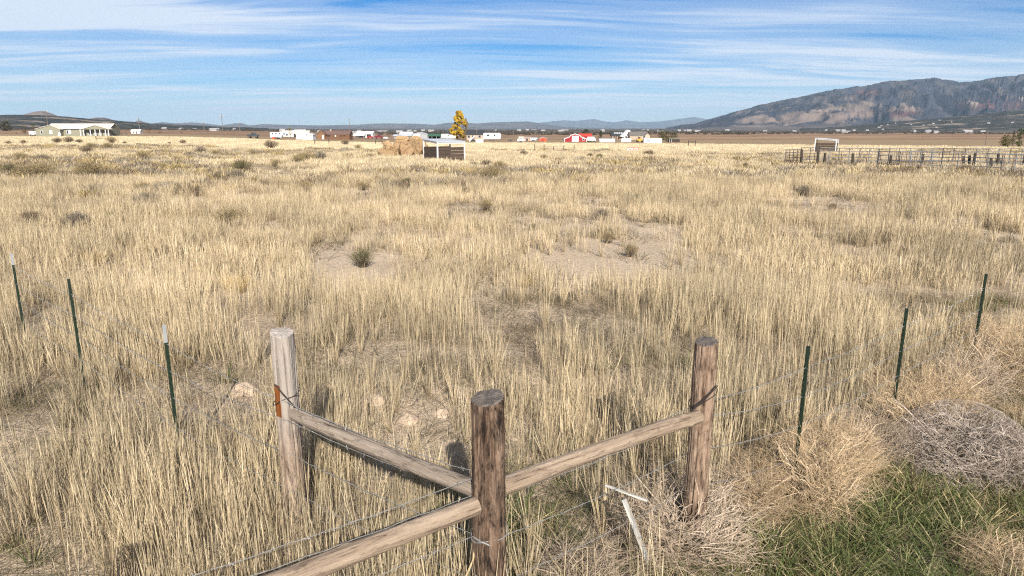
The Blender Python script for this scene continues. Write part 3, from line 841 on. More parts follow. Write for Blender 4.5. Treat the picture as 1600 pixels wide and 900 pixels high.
# ------------------------------------------------------------------ corral
def pipe_panel(label, a, b_, h_, n, m, ups=3):
    r = thing('pipe_corral_fence', label, 'corral fence', a, 0, 'steel pipe panels of the corral')
    d = b_ - a
    for k in range(n):
        z = .25 + (h_ - .28) * k / (n - 1)
        MB().tube([Vector((0, 0, z)), d + Vector((0, 0, z))], .026, 5).build('rail', m, r)
    for k in range(ups):
        q = d * (k / (ups - 1))
        MB().tube([q + Vector((0, 0, -.1)), q + Vector((0, 0, h_))], .032, 5).build('upright', m, r)


back = [(1226, 259.5), (1250, 259), (1278, 259), (1309, 260), (1341, 260), (1371, 261), (1402, 261), (1436, 260), (1470, 260), (1505, 260), (1540, 261), (1575, 261), (1612, 262), (1650, 262)]
front = [(1369, 267.5), (1403, 269), (1437, 269), (1469, 271), (1520, 272), (1562, 275), (1605, 276), (1650, 277)]
CORD = ['first', 'second', 'third', 'fourth', 'fifth', 'sixth', 'seventh', 'eighth', 'ninth', 'tenth', 'eleventh', 'twelfth', 'thirteenth', 'fourteenth', 'fifteenth', 'sixteenth', 'seventeenth', 'eighteenth', 'nineteenth', 'twentieth', 'twenty-first', 'twenty-second', 'twenty-third', 'twenty-fourth']
words = ['first', 'second', 'third', 'fourth', 'fifth', 'sixth', 'seventh', 'eighth', 'ninth', 'tenth', 'eleventh', 'twelfth', 'thirteenth']
for i in range(len(back) - 1):
    pipe_panel(f'steel pipe panel, {words[i]} from the left in the back row of the corral', ground(*back[i]), ground(*back[i + 1]), 1.55 if i else 1.4, 6, DKPIPE if i in (0, 1, 8) else GALV, 5 if i == 0 else 3)
for i in range(len(front) - 1):
    pipe_panel(f'{"dark" if i == 0 else "grey"} steel pipe panel, {words[i]} from the left in the front row of the corral', ground(*front[i]), ground(*front[i + 1]), 1.5, 5, DKPIPE if i == 0 else GALV, 3)
cps = [(1251, 234, 260), (1276.5, 236, 261), (1287, 239, 261), (1331, 240, 263), (1390, 243, 263), (1439.5, 241, 262), (1504, 244, 263), (1512.5, 243, 263), (1520, 239, 264), (1546.5, 247, 268), (1557, 240, 263), (1598, 240, 263)]
for i, (px, t, yb) in enumerate(cps):
    p = ground(px, yb); s = mpp(p); H = (yb - t) * s
    o = MB().tube([(0, 0, -.3), (.01, 0, H * .5), (.03 * (i % 3 - 1), .02, H * .97), (.03 * (i % 3 - 1), .02, H)], [.115, .11, .10, .08], 9).build('corral_post', DKWOOD, None, True, p)
    tag(o, f'dark wooden corral post, {words[i]} from the left', 'post', 'dark wooden corral posts')
for ki, px in enumerate((1228.5, 1233, 1239, 1245, 1271, 1313.5, 1342, 1353, 1371, 1374, 1400, 1406, 1414, 1420, 1427, 1431, 1466, 1481, 1491, 1500, 1538, 1565, 1580, 1583)):
    yb = 260.5 if px not in (1406, 1414, 1565, 1580) else 270
    p = ground(px, yb); H = (yb - (236 + random.random() * 4)) * mpp(p)
    o = MB().tube([(0, 0, -.2), (random.uniform(-.05, .08), 0, H)], [.028, .022], 5).build('corral_stake', RUST, None, False, p)
    tag(o, f'thin rusty stake along the corral panels, {CORD[ki]} from the left', 'stake', 'rusty stakes along the corral')

# ------------------------------------------------------------------ trees
LEAF = leafmat('tree_leaf', 0.3, ((.9, .9, .9), (1.08, 1.08, 1.08)), (1, 1), .8)
BARK = mat('tree_bark', (.13, .10, .075), .95, .3, 4, (3, 3, .5))


def tree(name, label, px, yb, w_, h_, cols, n=2600, form='oval', trunk=.18, leaf=None, seed=1, group=None):
    p = ground(px, yb); s = mpp(p); W, H = w_ * s / 2, h_ * s
    rg = np.random.default_rng(seed)
    root = thing(name, label, 'tree' if 'bush' not in name else 'bush', p, 0, group)
    tr = MB(); tips = []
    z0 = H * trunk
    tr.tube([(0, 0, -.2), (0.02 * H, 0, z0), (-.01 * H, .01 * H, H * .55), (0, 0, H * .92)], [H * .022 + .03, H * .018 + .02, H * .010 + .012, .01], 8)
    for k in range(14):
        t = rg.uniform(.15, .8); a = rg.uniform(0, 6.28); b0 = Vector((0, 0, H * t)); ln = W * rg.uniform(.5, .95) * (1.1 - t * .6)
        e = b0 + Vector((math.cos(a) * ln, math.sin(a) * ln, ln * rg.uniform(.5, 1.1)))
        tr.tube([b0, (b0 + e) / 2 + Vector((0, 0, -.05 * ln)), e], [H * .008 + .01, H * .005 + .006, .006], 5); tips.append(e)
    tr.build('trunk', BARK, root)
    # clumps of leaves through the crown
    nc = 90; cl = []
    while len(cl) < nc:
        t = rg.uniform(trunk * .7, 1); a = rg.uniform(0, 6.28); q = math.sqrt(rg.uniform(0, 1))
        if form == 'cone': env = 1.08 - t
        elif form == 'poplar': env = min(1, .55 + 1.4 * t) * (1 - max(0, t - .55) ** 2 * 3.6)
        else: env = math.sqrt(max(0, 1 - ((t - .52) / .52) ** 2))
        env *= .75 + .45 * rg.random()
        cl.append((math.cos(a) * q * W * env, math.sin(a) * q * W * env, t * H, W * rg.uniform(.10, .26)))
    cl = np.array(cl); i = rg.integers(0, nc, n)
    d = rg.normal(size=(n, 3)); d /= np.linalg.norm(d, axis=1)[:, None]
    P = cl[i, :3] + d * (cl[i, 3] * rg.uniform(.3, 1, n) ** .5)[:, None]
    P[:, 2] = np.maximum(P[:, 2], .1)
    L = (leaf or W * .062) * rg.uniform(.6, 1.4, n)
    a = rg.normal(size=(n, 3)); a /= np.linalg.norm(a, axis=1)[:, None]; b_ = np.cross(a, rg.normal(size=(n, 3))); b_ /= np.linalg.norm(b_, axis=1)[:, None]
    v = np.stack([P - a * L[:, None], P + b_ * L[:, None] * .6, P + a * L[:, None], P - b_ * L[:, None] * .6], 1).reshape(-1, 3)
    f = np.arange(4 * n).reshape(-1, 4)
    me = numesh('crown', v, f, LEAF)
    ck = np.array(cols)[rg.integers(0, len(cols), nc)][i] * rg.uniform(.8, 1.2, n)[:, None]
    setcol(me, np.repeat(ck, 4, 0))
    o = bpy.data.objects.new('crown', me); COL.objects.link(o); o.parent = root


GOLD = [(.70, .46, .055), (.78, .53, .075), (.56, .36, .045), (.42, .28, .05)]
EVG = [(.035, .055, .022), (.05, .07, .03), (.06, .075, .028)]
OLV = [(.10, .095, .035), (.075, .08, .03), (.13, .115, .05)]
tree('poplar_tree', 'tall golden yellow autumn poplar behind the plank shelter', 718, 218.5, 25, 43, GOLD, 11000, 'poplar', .12, seed=3)
tree('poplar_tree', 'slim yellow poplar close against the right side of the tall one', 728, 218.5, 13, 32, [(.36, .24, .06), (.42, .28, .07), (.30, .21, .07)], 1600, 'poplar', .14, seed=5)
tree('small_tree', 'small yellow green tree between the stock trailer and white garage', 453.5, 214, 7, 15, [(.30, .24, .04), (.20, .19, .04)], 900, 'oval', .2, seed=6)
tree('evergreen_tree', 'dark evergreen tree behind the red roof of the barn', 915.5, 214, 11, 12, EVG, 1400, 'oval', .15, seed=7)
tree('evergreen_tree', 'dark pointed evergreen left of the white gabled house', 939, 216.5, 10, 12.5, EVG, 1400, 'cone', .12, seed=8)
tree('leafy_tree', 'tall olive green tree at the right end of the long container', 1033, 222, 13, 20, OLV, 1800, 'oval', .15, seed=9)
tree('leafy_tree', 'shorter olive green tree touching the tall one by the container', 1041, 222, 12, 15, OLV, 1500, 'oval', .15, seed=10)
tree('leafy_tree', 'low olive tree above the dark weathered shed', 1052, 219, 14, 11, OLV, 1500, 'oval', .15, seed=11)
tree('small_tree', 'thin bare looking tree right of the grey roofed house', 1015, 217, 7, 12, [(.10, .075, .04), (.13, .09, .05)], 700, 'oval', .2, seed=12)
tree('evergreen_tree', 'rounded golden green tree at the right edge, left of the pines', 1571, 230, 16, 19, [(.12, .11, .03), (.09, .09, .03), (.06, .07, .025)], 2200, 'oval', .05, seed=13)
tree('evergreen_tree', 'slender dark pine in the middle of the right edge trees', 1581, 230, 9, 26, EVG, 1600, 'cone', .1, seed=14)
tree('evergreen_tree', 'tallest dark green pine of the right edge trees', 1592, 230, 15, 28, [(.05, .075, .02), (.075, .095, .025)], 2400, 'oval', .05, seed=15)
tree('round_bush', 'small round dark bush right of the dark red pickup', 606.5, 216, 5, 6.5, EVG, 500, 'oval', .1, seed=16)
tree('roadside_bush', 'large dark olive bush at the far left edge', 10, 205, 18, 14, [(.10, .085, .04), (.07, .065, .035)], 1500, 'oval', .1, seed=17)
tree('roadside_bush', 'rusty brown bush left of the white van', 38, 208, 9, 10, [(.16, .11, .045), (.10, .08, .04)], 900, 'oval', .1, seed=18)
tree('roadside_bush', 'olive bush showing behind the sage green house roof', 53, 205, 9, 11, [(.14, .12, .05), (.09, .085, .04)], 900, 'oval', .1, seed=19)
LORD = ['third', 'fourth', 'fifth', 'sixth', 'seventh', 'first', 'second']
for i, (px, yb, w_, h_) in enumerate([(191, 213, 5, 6), (198, 213, 5, 6), (233, 209, 6, 6), (250, 209, 7, 5), (284, 209, 6, 3.5), (26, 210.5, 3, 4), (40, 210.5, 3, 4)]):
    tree('dry_bush', f'small rust brown bush in the far left field, {LORD[i]} from left', px, yb, w_, h_, [(.15, .085, .05), (.11, .07, .04)], 260, 'oval', .05, seed=30 + i, group='rust brown bushes in the far left field')

# distant town
th = thing('distant_house', 'tiny pale building of the distant town on the plain', 'house', (0, 0, 0), 0, 'buildings of the distant town')
MB().prism_x([(-4, -2), (4, -2), (4, 3), (0, 5), (-4, 3)], -7, 7).build('wall', mat('town_wall', (.42, .39, .36), .8, .1), th)
MB().prism_x([(-4.8, 2.9), (0, 5.3), (4.8, 2.9), (4.8, 3.3), (0, 5.8), (-4.8, 3.3)], -7.6, 7.6).build('roof', mat('town_roof', (.38, .36, .35), .7, .1), th)
spots = []
rg = np.random.default_rng(5)
for k in range(64):
    if k < 20: px, d = rg.uniform(1130, 1600), rg.uniform(1500, 2650)
    elif k < 46: px, d = rg.uniform(640, 1130), rg.uniform(1700, 3600)
    else: px, d = rg.uniform(230, 640), rg.uniform(1000, 2600)
    x = (px - 800) / (F / CP) * d
    spots.append((x, d, rg.uniform(-.5, .5), (rg.uniform(.45, 1.1) * (1.8 if k % 9 == 0 else 1), rg.uniform(.8, 1.2), rg.uniform(.6, 1.0)), None))
for k in range(24):
    v = FOOT[rg.integers(6, 34), rg.integers(40, 170)]; spots.append((v[0], v[1], rg.uniform(-.6, .6), (rg.uniform(.35, .9), .8, rg.uniform(.5, .8)), v[2]))
for i, (x, d, a, sc_, zf) in enumerate(spots):
    lb_ = 'tiny pale building of the distant town on the plain' if zf is None else 'tiny pale building among trees on the dark foothill below the mountain'
    zf = float(zg(x, d)) if zf is None else zf
    if i == 0: th.location = (x, d, zf); th.rotation_euler = (0, 0, a); th.scale = sc_
    else: dup(th, (x, d, zf), a, sc_, lb_, 'buildings of the distant town' if 'plain' in lb_ else 'buildings on the foothill')

# ------------------------------------------------------------------ the wooden fence corner
def wood(name, base, dark, light, dark_amt, grain=26, rust=None, pale_top=None):
    m = bpy.data.materials.new(name); m.use_nodes = True; t = m.node_tree; p = t.nodes['Principled BSDF']
    p.inputs['Roughness'].default_value = .88; p.inputs['Specular IOR Level'].default_value = .15
    c = nd(t, 'ShaderNodeTexCoord'); ob = c.outputs['Object']
    g = noise(t, mapping(t, ob, (1, 1, .06)), grain, 6, .65, .6)
    b1 = noise(t, mapping(t, ob, (1, 1, .35)), 12, 8, .78, .4)
    b2 = noise(t, mapping(t, ob, (1, 1, .18)), 40, 6, .75)
    c1 = mixc(t, ramp(t, g, [(.35, (0, 0, 0)), (.65, (1, 1, 1))]), base, light)
    k = mathn(t, 'ADD', mathn(t, 'MULTIPLY', b1, .65), mathn(t, 'MULTIPLY', b2, .35))
    c2 = mixc(t, ramp(t, k, [(dark_amt - .05, (0, 0, 0)), (dark_amt + .09, (1, 1, 1))]), dark, c1)
    c2 = mixc(t, ramp(t, g, [(.33, (.92, .92, .92)), (.40, (0, 0, 0))]), c2, tuple(v * .6 for v in dark))
    s = nd(t, 'ShaderNodeSeparateXYZ'); t.links.new(ob, s.inputs[0])
    if pale_top:
        z0, z1, pc = pale_top
        kk = mathn(t, 'DIVIDE', mathn(t, 'SUBTRACT', mathn(t, 'ADD', s.outputs[2], mathn(t, 'MULTIPLY', b1, .5)), z0 + .25), z1 - z0, True)
        c2 = mixc(t, kk, c2, mixc(t, ramp(t, g, [(.33, (0, 0, 0)), (.5, (1, 1, 1))]), tuple(v * .55 for v in pc), pc))
    if rust:
        x1, z0, z1, rc = rust
        wob = mathn(t, 'MULTIPLY', mathn(t, 'SUBTRACT', b2, .5), .10)
        f1 = mathn(t, 'GREATER_THAN', mathn(t, 'ADD', s.outputs[2], wob), z0); f2 = mathn(t, 'LESS_THAN', mathn(t, 'ADD', s.outputs[2], wob), z1)
        f3 = mathn(t, 'LESS_THAN', mathn(t, 'ADD', s.outputs[0], mathn(t, 'MULTIPLY', wob, .25)), x1)
        ff = mathn(t, 'MULTIPLY', mathn(t, 'MULTIPLY', f1, f2), f3)
        c2 = mixc(t, ff, c2, mixc(t, g, tuple(v * .5 for v in rc), rc))
    t.links.new(c2, p.inputs['Base Color'])
    bm = nd(t, 'ShaderNodeBump'); bm.inputs['Strength'].default_value = 1.0; bm.inputs['Distance'].default_value = .02
    t.links.new(mathn(t, 'ADD', g, mathn(t, 'MULTIPLY', k, .7)), bm.inputs['Height']); t.links.new(bm.outputs[0], p.inputs['Normal'])
    MATS[name] = m
    return m


ENDG = mat('weathered_end_grain', (.15, .125, .105), .95, .35, 30, (1, 4, 1), bump=.6)


def wooden_post(label, x, y, H, R, m, seed, slant=(.02, .0), endm=ENDG, lean=(0, 0)):
    z0 = float(zg(x, y)); ns, nz = 110, 110
    t = np.linspace(0, 2 * math.pi, ns, endpoint=False); z = np.linspace(-.25, H, nz)
    T, Z = np.meshgrid(t, z)
    flat = 1 + .05 * np.cos(2 * (T - seed)) + .025 * np.cos(3 * T + seed * 2)
    n = fbm(np.cos(T) * 2 + seed * 5, np.sin(T) * 2 + Z * .9, seed, 4) - .5
    n2 = vnoise(np.cos(T) * 14 + seed, np.sin(T) * 14 + Z * 1.3, seed + 3) - .5
    n3 = vnoise(np.cos(T) * 40 + seed, np.sin(T) * 40 + Z * 3.5, seed + 4) - .5
    rr = R * (1.08 - .12 * Z / H) * flat * (1 + .26 * n + .07 * n2 + .035 * n3)
    for k in range(11):       # drying cracks
        a = (seed * 1.7 + k * .57 + .1 * (k * 7 % 3)) % 6.28; dd = np.abs(np.angle(np.exp(1j * (T - a - .12 * np.sin(Z * 4 + k)))))
        rr -= R * (.10 + .07 * (k % 3)) * np.exp(-(dd / (.028 + .012 * (k % 2))) ** 2) * sstep(.2, .6, vnoise(Z * 1.7 + k * 5, Z * 0, seed + k))
    X = rr * np.cos(T) + lean[0] * Z / H; Y = rr * np.sin(T) + lean[1] * Z / H
    top = Z >= H - 1e-6
    Zt = Z + np.where(top, slant[0] * X / R + slant[1] * Y / R + .012 * (fbm(X * 30, Y * 30, seed, 3) - .5), 0)
    Zt = np.where((Z > H - .12) & ~top, Z + (slant[0] * X / R + slant[1] * Y / R) * (Z - H + .12) / .12, Zt)
    v = np.stack([X, Y, Zt], -1).reshape(-1, 3)
    I, J = np.meshgrid(np.arange(nz - 1), np.arange(ns), indexing='ij'); J2 = (J + 1) % ns
    f = np.stack([I * ns + J, I * ns + J2, (I + 1) * ns + J2, (I + 1) * ns + J], -1).reshape(-1, 4)
    root = thing('wooden_post', label, 'wooden post', (x, y, z0), 0, 'wooden posts of the fence corner')
    me = numesh('shaft', v, f, m); smooth(me)
    o = bpy.data.objects.new('shaft', me); COL.objects.link(o); o.parent = root
    ring = v[-ns:]; c = ring.mean(0); vs = [tuple(q) for q in ring]; fs = []
    for q_ in (.93, .6, .25):
        for a in ring:
            pnt = c + (a - c) * q_; vs.append((pnt[0], pnt[1], pnt[2] + .006 + .02 * (1 - q_) * .4 + .016 * (float(vnoise(pnt[0] * 60, pnt[1] * 25, seed)) - .5)))
    for k in range(3):
        for j in range(ns):
            fs.append((k * ns + j, k * ns + (j + 1) % ns, (k + 1) * ns + (j + 1) % ns, (k + 1) * ns + j))
    fs.append(tuple(3 * ns + j for j in range(ns)))
    MB().add(vs, fs).build('end_grain', endm, root)
    return root


def z_at(P, py):
    lo, hi = -.2, 2.5
    for _ in range(30):
        m_ = (lo + hi) / 2
        if project(np.float64(P.x), np.float64(P.y), m_)[1] > py: lo = m_
        else: hi = m_
    return lo


PH = 1.66
Pc = at_z(763, 622, PH); Pl = at_z(440, 520, PH + .02); Pr = at_z(1104, 534, PH)
Pf = Vector((Pc.x - (Pr.x - Pc.x) * 1.42, Pc.y - (Pr.y - Pc.y) * 1.42, 0))
W_C = wood('creosote_post', (.135, .080, .052), (.016, .011, .009), (.29, .20, .14), .475)
W_L = wood('silvered_post', (.27, .19, .135), (.07, .045, .032), (.42, .32, .24), .45, 24, (-.012, z_at(Pl, 640), z_at(Pl, 592), (.26, .085, .022)), (.72, 1.15, (.37, .315, .265)))
W_R = wood('tan_post', (.235, .155, .105), (.055, .032, .022), (.40, .285, .20), .455)
zc, zl, zr_ = float(zg(Pc.x, Pc.y)), float(zg(Pl.x, Pl.y)), float(zg(Pr.x, Pr.y))
wooden_post('dark stained wooden post where the three rails meet, nearest of all', Pc.x, Pc.y, PH - zc, .103, W_C, 2, (.018, .012), lean=(.0, 0))
wooden_post('silvery grey wooden post with rusty orange patch at the left rail end', Pl.x, Pl.y, PH + .02 - zl, .094, W_L, 5, (-.008, .01), mat('silver_end_grain', (.42, .36, .31), .95, .25, 20, (1, 3, 1), bump=.6))
wooden_post('brown weathered wooden post at the right rail end above tumbleweeds', Pr.x, Pr.y, PH - zr_, .088, W_R, 8, (.012, .008))
wooden_post('wooden post at the near end of the lower left rail', Pf.x, Pf.y, PH - .1, .10, W_R, 11)


def rail_pole(label, a, b_, r0, r1, m, seed):
    d = b_ - a; L = d.length; ns, nz = 48, 120
    t = np.linspace(0, 2 * math.pi, ns, endpoint=False); z = np.linspace(0, L, nz); T, Z = np.meshgrid(t, z)
    rr = (r0 + (r1 - r0) * Z / L) * (1 + .20 * (fbm(np.cos(T) * 1.5 + seed, np.sin(T) * 1.5 + Z * 1.6, seed, 4) - .5))
    for k in range(4):       # splits along the pole
        dd = np.abs(np.angle(np.exp(1j * (T - seed - k * 1.6 - .35 * np.sin(Z * 1.1 + k)))))
        rr -= .008 * np.exp(-(dd / .07) ** 2) * sstep(.35, .65, vnoise(Z * 1.3 + k * 7, Z * 0, seed + k))
    for k in range(9):       # knots
        kz, ka = (seed * .37 + k * .711) % 1 * L, (seed + k * 2.4) % 6.28
        rr += .010 * np.exp(-((Z - kz) / .022) ** 2 - (np.angle(np.exp(1j * (T - ka))) / .38) ** 2)
    bow = .012 * np.sin(Z / L * 3.1 + seed)
    v = np.stack([rr * np.cos(T) + bow, rr * np.sin(T) - bow * .5, Z], -1).reshape(-1, 3)
    I, J = np.meshgrid(np.arange(nz - 1), np.arange(ns), indexing='ij'); J2 = (J + 1) % ns
    f = [tuple(q_) for q_ in np.stack([I * ns + J, I * ns + J2, (I + 1) * ns + J2, (I + 1) * ns + J], -1).reshape(-1, 4).tolist()]
    root = thing('fence_rail', label, 'fence rail', a, 0, 'round rails of the fence corner')
    root.rotation_euler = d.to_track_quat('Z', 'X').to_euler()
    me = numesh('pole', v, f, m); smooth(me); o = bpy.data.objects.new('pole', me); COL.objects.link(o); o.parent = root
    for k, base in ((0, 0), (1, (nz - 1) * ns)):
        ring = v[base:base + ns]; c = ring.mean(0)
        MB().add([tuple(q_) for q_ in ring] + [tuple(c + np.array((0, 0, .004 if k else -.004)))], [(j, (j + 1) % ns, ns) if k else ((j + 1) % ns, j, ns) for j in range(ns)]).build('cut_end', ENDG2, root)


ENDG2 = mat('rail_end_grain', (.36, .26, .17), .9, .2, 40, bump=.4)
W_RAIL = wood('peeled_pole', (.235, .170, .118), (.075, .050, .036), (.40, .305, .22), .39, 30)
W_RAIL2 = wood('peeled_pole_grey', (.21, .165, .125), (.07, .052, .040), (.35, .285, .225), .39, 32)


def toward(a, b_, dist, z):
    d = Vector((b_.x - a.x, b_.y - a.y, 0)).normalized() * dist
    return Vector((a.x + d.x, a.y + d.y, z))


zL, zR = z_at(Pl, 638), z_at(Pr, 643)
zCl, zCr, zCf = z_at(Pc, 772), z_at(Pc, 764), z_at(Pc, 778)
side = Vector((.0, -.03, 0))
rail_pole('grey round rail from the silvery left post to the dark post', toward(Pl, Pc, .085, zL) + Vector((.02, -.055, 0)), toward(Pc, Pl, .085, zCl) , .050, .053, W_RAIL2, 3)
rail_pole('tan round rail from the dark post to the brown right post', toward(Pc, Pr, .09, zCr) + side * .6, toward(Pr, Pc, .06, zR) + Vector((0, -.07, 0)), .057, .049, W_RAIL, 6)
fe = toward(Pc, Pf, .0, zCf) + Vector((-.075, -.078, -.01))
rail_pole('tan round rail running from the dark post out of frame at lower left', fe, Vector((Pf.x + .03, Pf.y - .06, zCf - .03)), .054, .060, W_RAIL, 9)

# green steel T posts
GREENP = mat('green_enamel', (.016, .030, .017), .5, .2, 8, spec=.4)
TIPW = mat('white_tip_enamel', (.34, .34, .34), .55, .15, 8)


def tpost(label, px, py, H, tip, lean=0.0):
    p = at_z(px, py, H - .03); z0 = float(zg(p.x, p.y))
    r = thing('steel_fence_post', label, 'fence post', (p.x, p.y, z0), .75 if px < 800 else -.75, 'green steel fence posts')
    H = H - z0 - .03
    def sec(zb, zt, m, nm, parent):
        o = MB().box(-.016, .016, -.003, .003, zb, zt)
        o.box(-.003, .003, .0028, .026, zb, zt)
        return o.build(nm, m, parent)
    zt = H - (.17 if tip else .0)
    s = sec(-.3, zt, GREENP, 'shaft', r)
    if tip: sec(zt, H, TIPW, 'painted_tip', r)
    st = MB()
    for k in range(int((zt - .08) / .055)):
        st.box(-.006, .006, -.011, -.0035, .05 + k * .055, .07 + k * .055)
    st.build('studs', GREENP, s)['kind'] = 'stuff'
    r.rotation_euler = (0, lean, r.rotation_euler[2])
    return Vector((p.x, p.y, 0))


TL = [tpost('green steel post with white tip nearest the silvery wooden post', 256, 508, 1.45, True),
      tpost('green steel post with pale tip, middle one of the left three', 107, 436, 1.45, False),
      tpost('green steel post with white tip, leftmost in the picture', 17.5, 396, 1.45, True)]
TR = [tpost('green steel post nearest the brown right wooden post', 1263, 541, 1.45, False),
      tpost('green steel post, middle one of the right three', 1417, 482, 1.45, False),
      tpost('green steel post, farthest right in the picture', 1541, 428, 1.45, False)]

# wire
WIRE = mat('fence_wire', (.34, .33, .31), .5, .25, 30, metal=.4)
RWIRE = mat('rusty_tie_wire', (.07, .055, .05), .6, .3, 30, metal=.4)


def wire(label, pts, zs, barbs=True, r=.0026):
    """a strand through the posts, sagging a little between them"""
    o = MB(); allp = []
    for i in range(len(pts) - 1):
        a = Vector((pts[i].x, pts[i].y, zs[i])); b_ = Vector((pts[i + 1].x, pts[i + 1].y, zs[i + 1])); n = max(6, int((b_ - a).length / .09))
        for k in range(n + (i == len(pts) - 2)):
            t = k / n; q_ = a.lerp(b_, t); q_.z -= .03 * 4 * t * (1 - t)
            allp.append(q_ + Vector((random.uniform(-1, 1), random.uniform(-1, 1), random.uniform(-1, 1))) * .004)
    o.tube(allp, r, 4, False)
    root = thing('fence_wire', label, 'wire', (allp[0].x, allp[0].y, allp[0].z), 0, 'strands of the wire fence')
    s = o.build('strand', WIRE, root, loc=-allp[0])
    if barbs:
        bb = MB(); acc = 0
        for k in range(1, len(allp) - 1, 2):
            c = allp[k]
            for _ in range(2):
                d = Vector((random.uniform(-1, 1), random.uniform(-1, 1), random.uniform(-1, 1))).normalized() * .017
                bb.tube([c - d, c + d], .0016, 3, False)
        bb.build('barbs', WIRE, s)['kind'] = 'stuff'      # too small to pick apart


hts = [('top', 1.30), ('second', 1.02), ('third', .74), ('lowest', .42)]
for nm, z in hts:
    wire(f'{nm} wire strand from the dark post past the silvery post to the left steel posts', [Pc + Vector((-.09, .03, 0)), Pl + Vector((0, -.1, 0))] + TL, [z + (.0 if z < 1.2 else -.13)] * 2 + [z * .95] * 3)
    wire(f'{nm} wire strand from the dark post past the brown post to the right steel posts', [Pc + Vector((.10, .03, 0)), Pr + Vector((0, .1, 0))] + TR, [z - (.0 if z < 1.2 else .17)] * 2 + [z * .95] * 3)
    wire(f'{nm} wire strand running along the lower left rail', [Pc + Vector((-.10, .02, 0)), Pf + Vector((.0, .1, 0))], [z - (.0 if z < 1.2 else .17)] * 2)
def tie(label, P, zz_, R, tilt, m, tail):
    pts = [(math.cos(a) * R + 0, math.sin(a) * R, tilt * math.cos(a) + .01 * math.sin(3 * a)) for a in np.linspace(0, 2 * math.pi, 26)]
    o = MB().tube(pts, .0036, 5, False)
    o.tube(tail, .0045, 5); o.tube([(q_[0] + .008, q_[1] - .006, q_[2] + .006 * math.sin(i * 2)) for i, q_ in enumerate(tail)], .0035, 5)
    x = o.build('tie_wire', m, None, False, (P.x, P.y, zz_)); tag(x, label, 'wire')


tie('twisted wire tied round the silvery post above its rail', Pl, zL + .10, .104, .05, RWIRE, [(-.05, -.1, .14), (.02, -.115, .05), (.085, -.11, -.03), (.12, -.12, -.12)])
tie('dark wire tied round the brown right post above its rail', Pr, zR + .12, .10, .07, RWIRE, [(-.17, -.13, -.13), (-.10, -.115, -.05), (-.02, -.105, .03), (.07, -.09, .13)])
for k, (z, lb) in enumerate(((.78, 'loop of smooth wire round the dark post just under its rails'), (.52, 'loop of smooth wire low round the dark post'), (.36, 'lowest loop of smooth wire round the dark post'))):
    tie(lb, Pc, z, .112, .02 * (-1) ** k, WIRE, [(-.1, -.06, .01), (-.05, -.105, .0), (.0, -.116, -.01)])

# white painted laths dropped by the fence, dry cane
LATH = mat('peeling_white_lath', (.54, .51, .45), .75, .35, 14, (6, 6, .5))
a = at_z(974, 778, .62); b_ = at_z(1012, 876, .16); d = b_ - a
o = MB().box(-.033, .033, -.009, .009, 0, d.length); o.v = [(x, y, z + .02 * (x > 0) * (z < .1)) for x, y, z in o.v]
o = o.build('white_lath', LATH, None, False, a); o.rotation_euler = d.to_track_quat('Z', 'Y').to_euler()
bv = o.modifiers.new('bevel', 'BEVEL'); bv.width = .003
tag(o, 'flat white wooden lath leaning in the grass below the right rail', 'lath')
a = at_z(945, 758, .72); b_ = at_z(1000, 778, .62); d = b_ - a
o = MB().box(-.009, .009, -.006, .006, 0, d.length * 1.2).build('white_lath', LATH, None, False, a); o.rotation_euler = d.to_track_quat('Z', 'Y').to_euler()
tag(o, 'thin white stick lying across above the flat lath', 'lath')
a = at_z(722, 915, .45); b_ = at_z(746, 833, .78)
o = MB().tube([a, a.lerp(b_, .5) + Vector((.02, -.01, 0)), b_], [.007, .006, .004], 6).build('dry_cane', mat('straw_cane', (.60, .44, .24), .7, .1)); tag(o, 'single thick pale dry stalk leaning on the dark post', 'stalk')

# ------------------------------------------------------------------ vegetation prototypes
def ribbons(base, top, bend, wprof, yaw, w0):
    """bent ribbon strips: base, top (n,3), sideways bend vector, width profile; returns verts, faces, per-vertex t"""
    n = len(base); k = len(wprof); ts = np.linspace(0, 1, k)
    side = np.stack([np.cos(yaw), np.sin(yaw), 0 * yaw], 1)
    V = []; T = []
    for t, wp in zip(ts, wprof):
        c = base + (top - base) * t + bend * (t * t)
        V.append(c - side * (w0 * wp / 2)[:, None]); V.append(c + side * (w0 * wp / 2)[:, None]); T += [t, t]
    V = np.stack(V, 1).reshape(-1, 3)
    o = (np.arange(n) * 2 * k)[:, None]
    Fq = np.concatenate([o + np.array([[2 * i, 2 * i + 1, 2 * i + 3, 2 * i + 2]]) for i in range(k - 1)], 0)
    return V, Fq, np.tile(np.array(T), n)


